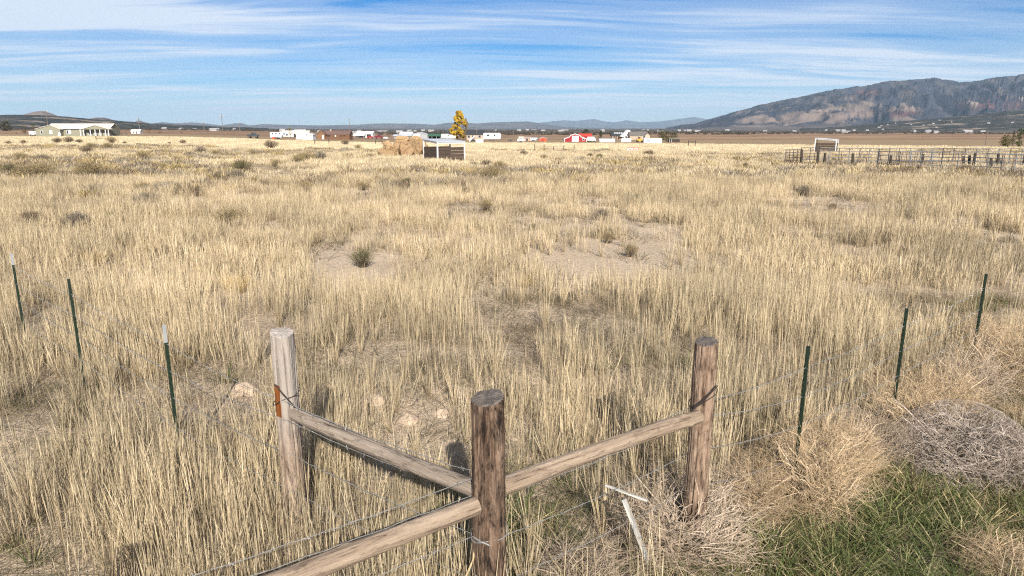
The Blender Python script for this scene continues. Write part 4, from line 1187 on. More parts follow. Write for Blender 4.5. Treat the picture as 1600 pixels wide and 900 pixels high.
def stand(seed, n, rad_, h0, h1, w0, lean, cols, low=(.30, .23, .14), head=1.0, droop=.1, clump=False):
    rg = np.random.default_rng(seed)
    a = rg.uniform(0, 6.283, n); r = rad_ * np.sqrt(rg.uniform(0, 1, n)) if not clump else rad_ * .25 * rg.uniform(0, 1, n)
    base = np.stack([np.cos(a) * r, np.sin(a) * r, np.full(n, -.03)], 1)
    h = rg.uniform(h0, h1, n)
    la = a if clump else rg.uniform(0, 6.283, n)
    h = np.where(rg.random(n) < .28, h * rg.uniform(.35, .8, n), h)
    la = la + rg.normal(0, .5, n); lean = lean * np.where(rg.random(n) < .10, 9.0, 1.0); ln = np.abs(rg.normal(0, lean, n)) * h + (rad_ * rg.uniform(.2, 1, n) if clump else 0)
    top = base + np.stack([np.cos(la) * ln, np.sin(la) * ln, h], 1)
    bend = np.stack([np.cos(la), np.sin(la), -np.ones(n) * .5], 1) * (rg.uniform(0, droop, n) * h)[:, None]
    wp = [1.0, .9, .8, 1.0 * head + .35, .25]
    V, Fq, T = ribbons(base, top, bend, wp, rg.uniform(0, 6.283, n), w0 * rg.uniform(.7, 1.3, n))
    c = np.array(cols)[rg.integers(0, len(cols), n)] * rg.uniform(.85, 1.12, n)[:, None]
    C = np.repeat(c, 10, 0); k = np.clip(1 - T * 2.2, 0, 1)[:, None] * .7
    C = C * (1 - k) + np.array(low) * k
    return V, Fq, C


PROTO = bpy.data.collections.new('vegetation_prototypes')     # sources for scattering


def proto(coll, name, V, Fq, C, m):
    me = numesh(name, V, Fq, m); setcol(me, C)
    o = bpy.data.objects.new(name, me); coll.objects.link(o)
    return o


def scatter(name, label, cat, P, rot, scl, idx, coll):
    n = len(P)
    me = bpy.data.meshes.new(name); me.vertices.add(n); me.vertices.foreach_set('co', np.asarray(P, np.float32).ravel())
    a = me.attributes.new('rot', 'FLOAT_VECTOR', 'POINT'); a.data.foreach_set('vector', np.asarray(rot, np.float32).ravel())
    a = me.attributes.new('scl', 'FLOAT_VECTOR', 'POINT'); a.data.foreach_set('vector', np.asarray(scl, np.float32).ravel())
    a = me.attributes.new('idx', 'INT', 'POINT'); a.data.foreach_set('value', np.asarray(idx, np.int32))
    o = bpy.data.objects.new(name, me); COL.objects.link(o); o['kind'] = 'stuff'; o['label'] = label; o['category'] = cat
    t = bpy.data.node_groups.new(name + '_scatter', 'GeometryNodeTree')
    t.interface.new_socket('Geometry', in_out='INPUT', socket_type='NodeSocketGeometry')
    t.interface.new_socket('Geometry', in_out='OUTPUT', socket_type='NodeSocketGeometry')
    gi = t.nodes.new('NodeGroupInput'); go = t.nodes.new('NodeGroupOutput')
    ip = t.nodes.new('GeometryNodeInstanceOnPoints'); ci = t.nodes.new('GeometryNodeCollectionInfo')
    ci.inputs['Collection'].default_value = coll; ci.inputs['Separate Children'].default_value = True; ci.inputs['Reset Children'].default_value = True
    ip.inputs['Pick Instance'].default_value = True
    def attr(nm, ty):
        q_ = t.nodes.new('GeometryNodeInputNamedAttribute'); q_.data_type = ty; q_.inputs['Name'].default_value = nm
        return q_.outputs[0]
    er = t.nodes.new('FunctionNodeEulerToRotation'); t.links.new(attr('rot', 'FLOAT_VECTOR'), er.inputs[0])
    t.links.new(gi.outputs[0], ip.inputs['Points']); t.links.new(ci.outputs[0], ip.inputs['Instance'])
    t.links.new(attr('idx', 'INT'), ip.inputs['Instance Index']); t.links.new(er.outputs[0], ip.inputs['Rotation']); t.links.new(attr('scl', 'FLOAT_VECTOR'), ip.inputs['Scale'])
    t.links.new(ip.outputs[0], go.inputs[0])
    md = o.modifiers.new('scatter', 'NODES'); md.node_group = t
    return o


STRAW = [(.635, .51, .33), (.735, .61, .415), (.55, .43, .268), (.62, .50, .332), (.41, .315, .20), (.705, .58, .388)]
LIT_STRAW = [(.72, .595, .40), (.78, .66, .46), (.66, .54, .35)]  # far stems: straw lightened, grazing front light put into the colour
GREYS = [(.27, .215, .15), (.21, .165, .115), (.36, .28, .195), (.15, .13, .085), (.11, .105, .06)]
GREENS = [(0.154, 0.183, 0.067), (0.120, 0.154, 0.056), (0.212, 0.227, 0.090), (0.096, 0.124, 0.050), (0.293, 0.256, 0.124), (0.439, 0.351, 0.190), (0.527, 0.425, 0.249)]
M_ST = leafmat('dry_straw', .15, ((.74, .735, .72), (1.10, 1.075, 1.03)), (.72, 1.16), .22)
M_LT = leafmat('dry_litter', .15, ((.80, .84, .78), (1.1, 1.03, .98)), (.75, 1.2), .35)
M_GR = leafmat('green_blade', .30, ((.8, .9, .8), (1.15, 1.08, 1.1)), (.75, 1.2), .8)


def coll(nm):
    return bpy.data.collections.new(nm)


# masks in the field, as ellipses read at (picture x, y, half width, half height, strength)
BARE = [(560, 402, 100, 15, 1.0), (930, 386, 130, 18, .90), (1030, 362, 60, 9, .9), (600, 525, 60, 24, .75), (640, 640, 90, 45, .62), (790, 620, 80, 30, .4), (375, 608, 60, 34, .8), (280, 600, 60, 25, .55),
        (380, 468, 60, 12, .75), (60, 560, 1, 1, 0), (300, 300, 110, 8, .7), (590, 660, 50, 22, .6), (700, 575, 60, 14, .5), (420, 420, 40, 10, .5), (835, 560, 40, 12, .3), (1000, 395, 110, 14, .7),
        (240, 425, 50, 8, .5), (880, 300, 90, 6, .4), (590, 745, 70, 22, .35), (340, 845, 40, 30, .6), (470, 470, 60, 8, .4)]
GREEN = [(1440, 900, 300, 170, 1.0), (1560, 640, 100, 80, .95), (1200, 860, 130, 100, 1.0), (1330, 760, 90, 70, .9), (1480, 800, 130, 70, .95), (1260, 900, 200, 130, .95), (1500, 1200, 600, 260, 1.0), (820, 880, 80, 130, .6), (700, 850, 60, 70, .4), (1100, 1000, 200, 120, .9), (1210, 660, 45, 35, .45), (1330, 700, 60, 40, .5),
         (1190, 490, 40, 12, .15), (1245, 495, 25, 14, .15), (1540, 478, 60, 12, .25), (40, 860, 40, 40, .15)]


def emask(px, py, L, ext=0.0):
    """ext: stems this tall standing in front of the patch would hide it, so it reaches that much nearer"""
    m = np.zeros_like(px)
    for a, b_, c, d, s in L:
        e = ext * (b_ - 200) / 3.2 / 2; b_ += e; d += e
        r = np.hypot((px - a) / c, (py - b_) / d)
        m = np.maximum(m, s * (1 - sstep(.65, 1.15, r)))
    return m


CLEAR = []      # (x, y, radius) of things that stand in the grass


def sample(n, r0, r1, tmax=.80, ymin=1.2):
    """uniform points in the wedge seen by the camera, with a margin"""
    x = RNG.uniform(-r1 * tmax - 4, r1 * tmax + 4, n * 3); y = RNG.uniform(ymin, r1, n * 3)
    ok = (y > max(r0, ymin)) & (np.abs(x) < y * tmax + 4)
    x, y = x[ok][:n], y[ok][:n]
    return x, y, zg(x, y)


def area(r0, r1, tmax=.80):
    return tmax * (r1 ** 2 - r0 ** 2) + 8 * (r1 - r0)


def edge_y(x, y):
    return 264 - 140 * np.maximum(0, x / np.maximum(y, 1)) + 14 * (fbm(x * .02, y * .02, 77, 3) - .5)


def fence_clear(x, y, shrink=1.0):
    """keep stems from growing through posts"""
    ok = np.ones_like(x, bool)
    for P in (Pc, Pl, Pr, Pf): ok &= np.hypot(x - P.x, y - P.y) > .16
    for cx_, cy_, r_, front in CLEAR:
        r_ *= shrink; front *= shrink ** 3
        near = np.abs(y - cy_) < r_ + front
        if near.any():
            q_ = np.hypot(x - cx_, np.where(y < cy_, (y - cy_) * r_ / (r_ + front), y - cy_))
            ok &= ~(near & (q_ < r_ * RNG.uniform(.75, 1.15, len(x))))
    return ok


def dry(nm, label, r0, r1, dens, protos, smin, smax, fade=None, hvar=True, invert=False, kind='straw'):
    n = int(area(r0, r1) * dens)
    x, y, z = sample(n, r0, r1)
    px, py = project(x, y, z)
    bare = emask(px, py, BARE, .72); grn = emask(px, py, GREEN)
    cl = fbm(x * .55, y * .55, 31, 4); cl2 = fbm(x * .13, y * .13, 33, 3)
    if kind == 'straw':
        D = sstep(.38, .60, cl * .62 + cl2 * .42) * .95 + .05
        D = D * (1 - bare) * (1 - np.minimum(1, 1.05 * grn))
    elif kind == 'litter':
        D = (.55 + .45 * cl) * (1 - .95 * bare) * (1 - .55 * grn)
    else:
        D = np.maximum(grn * 1.1, .05 * (cl < .38) * (y < 9))
    keep = (RNG.uniform(0, 1, len(x)) < D) & (y < edge_y(x, y))
    if kind != 'litter': keep &= fence_clear(x, y, .62 if kind == 'green' else 1.0)
    x, y, z, cl, cl2 = x[keep], y[keep], z[keep], cl[keep], cl2[keep]
    n = len(x)
    hv = .55 + .75 * fbm(x * .28, y * .28, 37, 3) if hvar else np.ones(n)
    s = RNG.uniform(smin, smax, n)
    rot = np.stack([RNG.normal(0, .035, n), RNG.normal(0, .035, n), RNG.uniform(0, 6.283, n)], 1)
    scl = np.stack([s, s, s * hv], 1)
    return scatter(nm, label, 'grass', np.stack([x, y, z], 1), rot, scl, RNG.integers(0, len(protos.objects), n), protos)


c1 = coll('near_stand'); c2 = coll('near_litter'); c3 = coll('mid_stand'); c4 = coll('far_stand'); c5 = coll('green_tuft'); c6 = coll('farthest_stand'); c7 = coll('mid_litter')
for k in range(7):
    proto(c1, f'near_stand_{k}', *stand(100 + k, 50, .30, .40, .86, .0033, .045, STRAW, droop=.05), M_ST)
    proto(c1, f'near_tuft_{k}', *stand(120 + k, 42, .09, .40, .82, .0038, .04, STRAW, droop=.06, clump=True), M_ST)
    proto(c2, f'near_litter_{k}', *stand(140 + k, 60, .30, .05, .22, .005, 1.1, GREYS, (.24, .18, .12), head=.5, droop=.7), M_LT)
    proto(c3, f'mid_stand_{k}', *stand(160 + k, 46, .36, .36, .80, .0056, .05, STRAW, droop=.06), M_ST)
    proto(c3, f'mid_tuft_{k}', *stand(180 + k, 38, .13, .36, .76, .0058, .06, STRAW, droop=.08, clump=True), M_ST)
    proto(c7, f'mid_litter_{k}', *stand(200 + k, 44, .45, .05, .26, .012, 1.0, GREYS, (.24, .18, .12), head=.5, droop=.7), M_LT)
    proto(c4, f'far_stand_{k}', *stand(220 + k, 50, .70, .24, .60, .017, .10, STRAW + LIT_STRAW, head=1.0), M_ST)
    proto(c6, f'farthest_stand_{k}', *stand(240 + k, 56, 1.5, .16, .46, .040, .12, LIT_STRAW, head=1.0), M_ST)
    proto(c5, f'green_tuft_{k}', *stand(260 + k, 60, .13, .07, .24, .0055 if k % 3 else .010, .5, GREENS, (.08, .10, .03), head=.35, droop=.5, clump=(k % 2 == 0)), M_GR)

for P_, r_ in ((ground(688, 250), 2.6), (ground(1300, 238), 3.2), (hp, 2.6)): CLEAR.append((P_.x, P_.y, r_, 1.6))
for q_ in front[:-1] + back[:-1]: P_ = ground(q_[0] + 15, q_[1]); CLEAR.append((P_.x, P_.y, 1.0, 1.2))

# ------------------------------------------------------------------ shrubs
M_SH = leafmat('shrub_twig', .12, ((.9, .9, .9), (1.08, 1.06, 1.0)), (.85, 1.12), .4)


def shrub_mesh(seed, tipcols, stemcols, n=260, flat=.75, leaf=.022, spread=1.0):
    """unit shrub: radius 1, height about 1.1"""
    rg = np.random.default_rng(seed)
    a = rg.uniform(0, 6.283, n); q_ = np.sqrt(rg.uniform(0, 1, n)); lob = 1 + .22 * np.sin(a * 3 + seed) + .14 * np.sin(a * 5 + seed * 2)
    top = np.stack([np.cos(a) * q_ * lob * spread, np.sin(a) * q_ * lob * spread, (.30 + flat * np.sqrt(np.clip(1 - q_ ** 2 * .9, 0, 1))) * rg.uniform(.8, 1.12, n)], 1)
    base = top * np.array([.12, .12, 0]) + np.array([0, 0, -.05])
    bend = np.stack([top[:, 0] * -.1, top[:, 1] * -.1, rg.uniform(0, .08, n)], 1)
    V, Fq, T = ribbons(base, top - bend, bend, [1.3, 1, .8, .6, .4], rg.uniform(0, 6.283, n), np.full(n, .022))
    C = np.repeat(np.array(stemcols)[rg.integers(0, len(stemcols), n)] * rg.uniform(.8, 1.2, n)[:, None], 10, 0)
    m = n * 9; i = rg.integers(0, n, m)
    P = top[i] + rg.normal(0, .055, (m, 3)) * np.array([1, 1, .8]) - (top[i] - base[i]) * (rg.uniform(0, 1, m) ** 2 * .35)[:, None]
    L = leaf * rg.uniform(.6, 1.5, m); u = rg.normal(size=(m, 3)); u[:, 2] += .6; u /= np.linalg.norm(u, axis=1)[:, None]; s = np.cross(u, rg.normal(size=(m, 3))); s /= np.linalg.norm(s, axis=1)[:, None]
    V2 = np.stack([P - s * L[:, None] * .7, P + s * L[:, None] * .7, P + u * L[:, None] * 2], 1).reshape(-1, 3); F2 = np.arange(3 * m).reshape(-1, 3)
    C2 = np.repeat(np.array(tipcols)[rg.integers(0, len(tipcols), n)][i] * rg.uniform(.75, 1.2, m)[:, None], 3, 0)
    a_ = numesh('stems', V, Fq, M_SH); setcol(a_, C); b2 = numesh('foliage', V2, F2, M_SH); setcol(b2, C2)
    return a_, b2


KINDS = {'gold': ([(0.350, 0.266, 0.129), (0.410, 0.319, 0.167), (0.274, 0.205, 0.099)], [(0.228, 0.182, 0.129), (0.167, 0.137, 0.099)]),
         'grey': ([(0.258, 0.217, 0.163), (0.304, 0.255, 0.198), (0.198, 0.167, 0.129)], [(0.182, 0.152, 0.122), (0.137, 0.114, 0.091)]),
         'olive': ([(0.175, 0.160, 0.076), (0.213, 0.190, 0.099), (0.129, 0.122, 0.061)], [(0.144, 0.122, 0.084), (0.099, 0.084, 0.061)]),
         'brown': ([(0.205, 0.152, 0.106), (0.160, 0.122, 0.087), (0.251, 0.190, 0.133)], [(0.137, 0.103, 0.076), (0.106, 0.080, 0.061)]),
         'green': ([(0.076, 0.129, 0.034), (0.099, 0.152, 0.042)], [(0.076, 0.106, 0.034)])}
SM = {k: [shrub_mesh(300 + 10 * i + j, *c) for j in range(3)] for i, (k, c) in enumerate(KINDS.items())}


ZONES = [(190, 'below the sage green house'), (400, 'between the tiny white house and the stock trailer'), (590, 'below the brown log house'), (780, 'below the hay pile and shelter'), (1100, 'below the red barn'), (9999, 'below the corral')]
ORD = ['first', 'second', 'third', 'fourth', 'fifth', 'sixth', 'seventh', 'eighth', 'ninth', 'tenth', 'eleventh', 'twelfth', 'thirteenth', 'fourteenth', 'fifteenth', 'sixteenth', 'seventeenth', 'eighteenth', 'nineteenth', 'twentieth', 'twenty-first', 'twenty-second', 'twenty-third', 'twenty-fourth', 'twenty-fifth']


def shrub(px, py, w_, kind='gold', label=None, hs=1.0, k=[0]):
    p = ground(px, py); R = w_ * mpp(p) / 2; k[0] += 1
    r = thing('sagebrush_shrub' if kind in ('grey', 'brown') else 'rabbitbrush_shrub', label or {'gold': 'tan topped rabbitbrush scattered in the far pasture', 'grey': 'small grey sagebrush scattered in the pasture', 'olive': 'small olive shrub scattered in the pasture', 'brown': 'dark brown sagebrush scattered in the far pasture', 'green': 'green weed in the pasture'}[kind],
              'shrub', p, random.uniform(0, 6.28), None if label else {'gold': 'tan rabbitbrush', 'grey': 'grey sagebrush', 'olive': 'olive shrubs', 'brown': 'brown sagebrush', 'green': 'green weeds'}[kind])
    R *= 1.2; r.scale = (R, R, min(max(R * 1.05, .42), R * 1.35) * hs); CLEAR.append((p.x, p.y, R * .95, .55))
    for nm, me_ in zip(('stems', 'foliage'), SM[kind][k[0] % 3]):
        o = bpy.data.objects.new(nm, me_); COL.objects.link(o); o.parent = r


for s_ in [(143, 281, 42, 'gold', 'wide dark rabbitbrush mound with golden top, left of the middle pasture'), (48, 288, 46, 'gold', 'broad rabbitbrush clump near the left edge, left one of a pair'), (70, 280, 36, 'gold', 'broad rabbitbrush clump near the left edge, right one of a pair'),
           (18, 275, 28, 'olive', 'olive topped shrub at the left edge beside the rabbitbrush pair'), (378, 269, 28, 'olive', 'rounded dark olive shrub below the stock trailer'), (257, 268, 19, 'gold', 'round golden shrub in the left middle field'),
           (362, 356, 46, 'gold', 'flat topped golden shrub above the golden bunchgrass clump'), (50, 352, 34, 'brown', 'dark twiggy sagebrush near the left edge above the green steel posts'), (120, 358, 40, 'grey', 'wide grey sagebrush right of the dark twiggy one on the left'),
           (230, 326, 38, 'grey', 'dark grey sagebrush above the green weed'), (311, 307, 25, 'brown', 'dark sagebrush beside the bare strip in the left middle field'), (225, 303, 26, 'gold', 'golden shrub just above the dark grey sagebrush'),
           (566, 418, 34, 'olive', 'grey green shrub standing alone on the pale bare patch'), (171, 345, 15, 'green', 'bright green weed in the left pasture'), (458, 392, 15, 'olive', 'small olive shrub left of the pale bare patch'),
           (770, 285, 38, 'gold', 'wide tan shrub right below the plank shelter'), (637, 292, 20, 'olive', 'dark centred shrub below the plank shelter'), (1014, 246, 17, 'brown', 'dark shrub below the red and white barricade'), (818, 244, 13, 'brown', 'dark shrub left of the wooden gate'),
           (996, 318, 17, 'olive', 'dark olive shrub in the right middle pasture'), (833, 361, 14, 'olive', 'olive shrub above the left end of the rubble patch'), (950, 380, 19, 'gold', 'golden shrub on the rubble patch'), (1254, 306, 24, 'grey', 'flat grey shrub alone in the right pasture'),
           (423, 233, 20, 'brown', 'dark brown shrub below the dark grey pickup'), (135, 240, 17, 'brown', 'brown twiggy shrub below the sage green house'), (1506, 273, 22, 'brown', 'brown tumble of brush among the corral posts'), (340, 288, 26, 'brown', 'low dark sagebrush right of the bare strip'), (940, 345, 24, 'grey', 'tall grey shrub above the rubble patch')]:
    shrub(*s_)
MINOR = [(13, 226, 9, 'brown'), (37, 225, 9, 'brown'), (90, 224, 13, 'brown'), (108, 224, 15, 'brown'), (124, 224, 10, 'brown'), (175, 224, 15, 'gold'), (195, 225, 6, 'brown'), (216, 228, 7, 'gold'), (265, 225, 5, 'brown'), (286, 225, 10, 'brown'), (170, 234, 16, 'gold'), (142, 234, 16, 'gold'),
           (33, 253, 22, 'gold'), (68, 256, 22, 'grey'), (297, 247, 14, 'grey'), (313, 241, 18, 'grey'), (338, 246, 16, 'gold'), (394, 246, 16, 'gold'), (225, 252, 24, 'gold'), (240, 276, 20, 'grey'), (345, 282, 22, 'grey'), (137, 326, 20, 'grey'), (182, 320, 16, 'gold'), (370, 288, 34, 'grey'), (395, 291, 20, 'gold'), (198, 320, 18, 'brown'),
           (540, 227, 12, 'brown'), (560, 234, 12, 'gold'), (432, 261, 18, 'gold'), (410, 294, 18, 'brown'), (445, 297, 18, 'gold'), (478, 300, 24, 'gold'), (480, 254, 26, 'gold'), (500, 252, 22, 'grey'), (466, 256, 20, 'gold'), (566, 298, 18, 'gold'), (592, 288, 20, 'gold'), (618, 296, 22, 'grey'), (727, 305, 14, 'brown'), (412, 362, 9, 'olive'), (622, 262, 12, 'gold'), (660, 324, 12, 'brown'), (760, 262, 18, 'brown'), (740, 262, 14, 'grey'), (780, 265, 20, 'gold'),
           (874, 255, 10, 'brown'), (898, 260, 8, 'brown'), (975, 272, 15, 'grey'), (922, 247, 11, 'olive'), (937, 249, 13, 'olive'), (850, 284, 20, 'grey'), (868, 296, 13, 'brown'), (893, 277, 12, 'grey'), (1048, 318, 13, 'grey'), (1165, 262, 9, 'brown'), (1197, 270, 8, 'brown'), (985, 400, 22, 'gold'), (830, 270, 14, 'grey'), (850, 250, 12, 'gold'), (880, 268, 12, 'brown'),
           (1412, 325, 16, 'brown'), (1300, 330, 14, 'brown'), (1385, 380, 20, 'brown'), (1070, 320, 14, 'grey'), (1120, 325, 14, 'grey'), (1170, 300, 14, 'gold'), (1530, 285, 24, 'gold'), (1570, 282, 20, 'gold'), (1480, 282, 18, 'gold'), (1490, 276, 14, 'brown'), (1560, 260, 16, 'brown'), (1235, 270, 14, 'brown'), (1295, 270, 14, 'gold'), (700, 345, 18, 'grey'), (540, 345, 18, 'gold'), (760, 330, 22, 'gold'), (1130, 280, 14, 'gold'), (1080, 268, 12, 'gold'), (1010, 290, 14, 'grey'), (925, 300, 14, 'grey')]
cnt = {}
for q_ in sorted(MINOR):
    zn = next(b_ for a, b_ in ZONES if q_[0] < a); kk = (q_[3], zn); cnt[kk] = cnt.get(kk, 0) + 1
    shrub(*q_, {'gold': 'tan topped rabbitbrush', 'grey': 'small grey sagebrush', 'olive': 'small olive shrub', 'brown': 'dark brown sagebrush'}[q_[3]] + f' {zn}, {ORD[cnt[kk] - 1]} from left')

# golden bunchgrass clumps
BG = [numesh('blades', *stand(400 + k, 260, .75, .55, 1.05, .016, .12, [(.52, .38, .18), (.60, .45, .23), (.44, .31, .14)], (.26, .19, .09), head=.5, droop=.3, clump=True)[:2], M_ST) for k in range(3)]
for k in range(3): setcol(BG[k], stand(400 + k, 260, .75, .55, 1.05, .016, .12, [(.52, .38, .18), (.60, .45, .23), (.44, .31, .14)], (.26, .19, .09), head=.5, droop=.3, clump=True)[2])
for i, (px, py, w_, lb) in enumerate([(371, 458, 62, 'big golden bunchgrass clump right of the left steel posts'), (820, 449, 40, 'golden bunchgrass clump below the rubble patch'), (517, 478, 34, 'golden bunchgrass clump above the silvery post'), (235, 395, 44, 'dark based bunchgrass clump in the left middle pasture'),
                                      (150, 415, 50, 'broad bunchgrass clump above the middle left steel post'), (318, 435, 40, 'bunchgrass clump left of the big golden one'), (545, 285, 28, 'straw coloured bunchgrass clump below the hay pile'), (1020, 300, 28, 'golden bunchgrass clump in the right middle pasture'), (620, 345, 26, 'bunchgrass clump in the centre of the pasture'), (1095, 290, 26, 'golden bunchgrass clump far right of the wooden gate'),
                                      (225, 592, 46, 'bunchgrass clump left of the nearest white tipped post')]):
    p = ground(px, py); R = w_ * mpp(p) / 2
    o = bpy.data.objects.new('bunchgrass', BG[i % 3]); COL.objects.link(o); o.location = p; o.rotation_euler = (0, 0, i * 1.3); o.scale = (R, R, R * 1.15); CLEAR.append((p.x, p.y, R * .8, .6))
    tag(o, lb, 'grass clump', 'golden bunchgrass clumps')

# pale soil clods
CLOD = mat('pale_soil_clod', (.52, .395, .285), .95, .2, 9, bump=.8)
for i, (px, py, w_, lb) in enumerate([(584, 628, 40, 'largest pale soil clod right of the silvery post'), (640, 630, 18, 'small round pale soil clod right of the largest one'), (640, 658, 38, 'wide pale soil clod below the small round one'), (692, 648, 32, 'pale soil clod left of the dark post top'), (772, 600, 18, 'pale soil clod straight above the dark post'),
                                      (836, 598, 15, 'small pale soil clod up right of the dark post'), (694, 553, 20, 'pale soil clod farther back in the sparse grass'), (802, 686, 20, 'pale soil clod close right of the dark post'), (602, 660, 20, 'half buried pale soil clod left of the wide one'), (382, 612, 44, 'broad pale dirt mound left of the silvery post'), (600, 750, 34, 'pale dirt mound under the grey rail')]):
    p = ground(px, py); R = w_ * mpp(p) / 2; vs = []; fs = []; ns, nr_ = 18, 7; CLEAR.append((p.x, p.y, R * 1.1, .45))
    for a in range(nr_):
        for j in range(ns):
            t = 2 * math.pi * j / ns; q_ = a / (nr_ - 1); nn = float(fbm(math.cos(t) * 1.3 + i * 3, math.sin(t) * 1.3 + q_, 500 + i, 3)) - .5
            rr = math.sin(q_ * 1.57) * (1 + .8 * nn) * R
            vs.append((math.cos(t) * rr, math.sin(t) * rr * .8, R * .8 * math.cos(q_ * 1.57) * (1 + .6 * nn) - .03))
    for a in range(nr_ - 1):
        for j in range(ns): fs.append((a * ns + j, (a + 1) * ns + j, (a + 1) * ns + (j + 1) % ns, a * ns + (j + 1) % ns))
    o = MB().add(vs, fs).build('soil_clod', CLOD, None, True, p); tag(o, lb, 'soil clod', 'pale soil clods')

# ------------------------------------------------------------------ tumbleweeds
def tumble_mesh(seed, cols, n=520, tang=.5, up=.35, seg=.17, fork=2, r0=.010, inner=.2, bound=9.0):
    """unit tumbleweed: forked wiry twigs filling a dome of radius 1"""
    rg = random.Random(seed); o = MB(); C = []

    def twig(p, d, L, r, lev):
        pts = [p.copy()]; rs = [r]; q_ = p.copy(); dd = d.copy()
        for k in range(4):
            dd = (dd + Vector((rg.uniform(-1, 1), rg.uniform(-1, 1), rg.uniform(-1, .8))) * .28).normalized()
            q_ = q_ + dd * (L / 4); q_.z = max(q_.z, .015)
            if q_.length > bound: q_ = q_ * (bound / q_.length)
            pts.append(q_.copy()); rs.append(r * (1 - .2 * (k + 1)))
            if lev < fork and k in (1, 2, 3):
                e = (dd + Vector((rg.uniform(-1, 1), rg.uniform(-1, 1), rg.uniform(-.8, 1))) * .9).normalized()
                twig(q_.copy(), e, L * rg.uniform(.45, .75), r * .65, lev + 1)
        n0 = len(o.v); o.tube(pts, rs, 3, False)
        c = cols[rg.randrange(len(cols))]; k = rg.uniform(.8, 1.2); C.extend([(c[0] * k, c[1] * k, c[2] * k)] * (len(o.v) - n0))

    for i in range(n):
        a = rg.uniform(0, 6.283); z = rg.uniform(-.05, 1); h = math.sqrt(max(0, 1 - z * z))
        u = Vector((math.cos(a) * h, math.sin(a) * h, max(z, 0.02)))
        p = u * rg.uniform(inner, .80); t = Vector((-math.sin(a), math.cos(a), rg.uniform(-.6, .6))) * rg.choice((-1, 1))
        twig(p, (u * (1 - tang) + t * tang + Vector((0, 0, up))).normalized(), rg.uniform(.7, 1.4) * seg * 2, r0 * rg.uniform(.6, 1.3), 0 if i % 3 == 0 else 1)
    me = o.mesh('twigs', M_TW); setcol(me, np.array(C))
    return me


M_TW = leafmat('tumbleweed_twig', .05, ((.88, .88, .88), (1.08, 1.06, 1.04)), (.9, 1.1), 2.0)
TWG = [(.40, .33, .27), (.50, .42, .35), (.29, .235, .19)]
TWT = [(.54, .40, .25), (.64, .49, .33), (.43, .31, .19), (.50, .36, .20)]
TWP = [(.47, .365, .26), (.55, .44, .33), (.36, .275, .20)]
TM = {'grey': tumble_mesh(1, TWG, 1000, .62, .08, .21, 2, .0060, .45, 1.06), 'tan': tumble_mesh(2, TWT, 720, .62, .10, .22, 2, .0058, .2), 'tan2': tumble_mesh(3, TWT, 620, .58, .14, .25, 2, .0062, .12), 'pale': tumble_mesh(4, TWP, 560, .52, .18, .25, 2, .0066, .1)}
MAIN = {}
for k_, cc in (('grey', TWG), ('tan', TWT), ('tan2', TWT), ('pale', TWP)):
    rg = random.Random(hash(k_) % 97 + 3); o = MB()
    for i in range(9):
        a = rg.uniform(0, 6.28); q_ = rg.uniform(.4, .95); e = Vector((math.cos(a) * q_, math.sin(a) * q_, rg.uniform(.35, .9)))
        o.tube([Vector((0, 0, 0)), e * .5 + Vector((rg.uniform(-.1, .1), rg.uniform(-.1, .1), .12)), e, e * 1.12 + Vector((rg.uniform(-.1, .1), rg.uniform(-.1, .1), -.03))], [.022, .016, .010, .004], 5)
    MAIN[k_] = o.mesh('main_stems', M_TW); setcol(MAIN[k_], np.tile(np.array(cc[1]), (len(o.v), 1)))
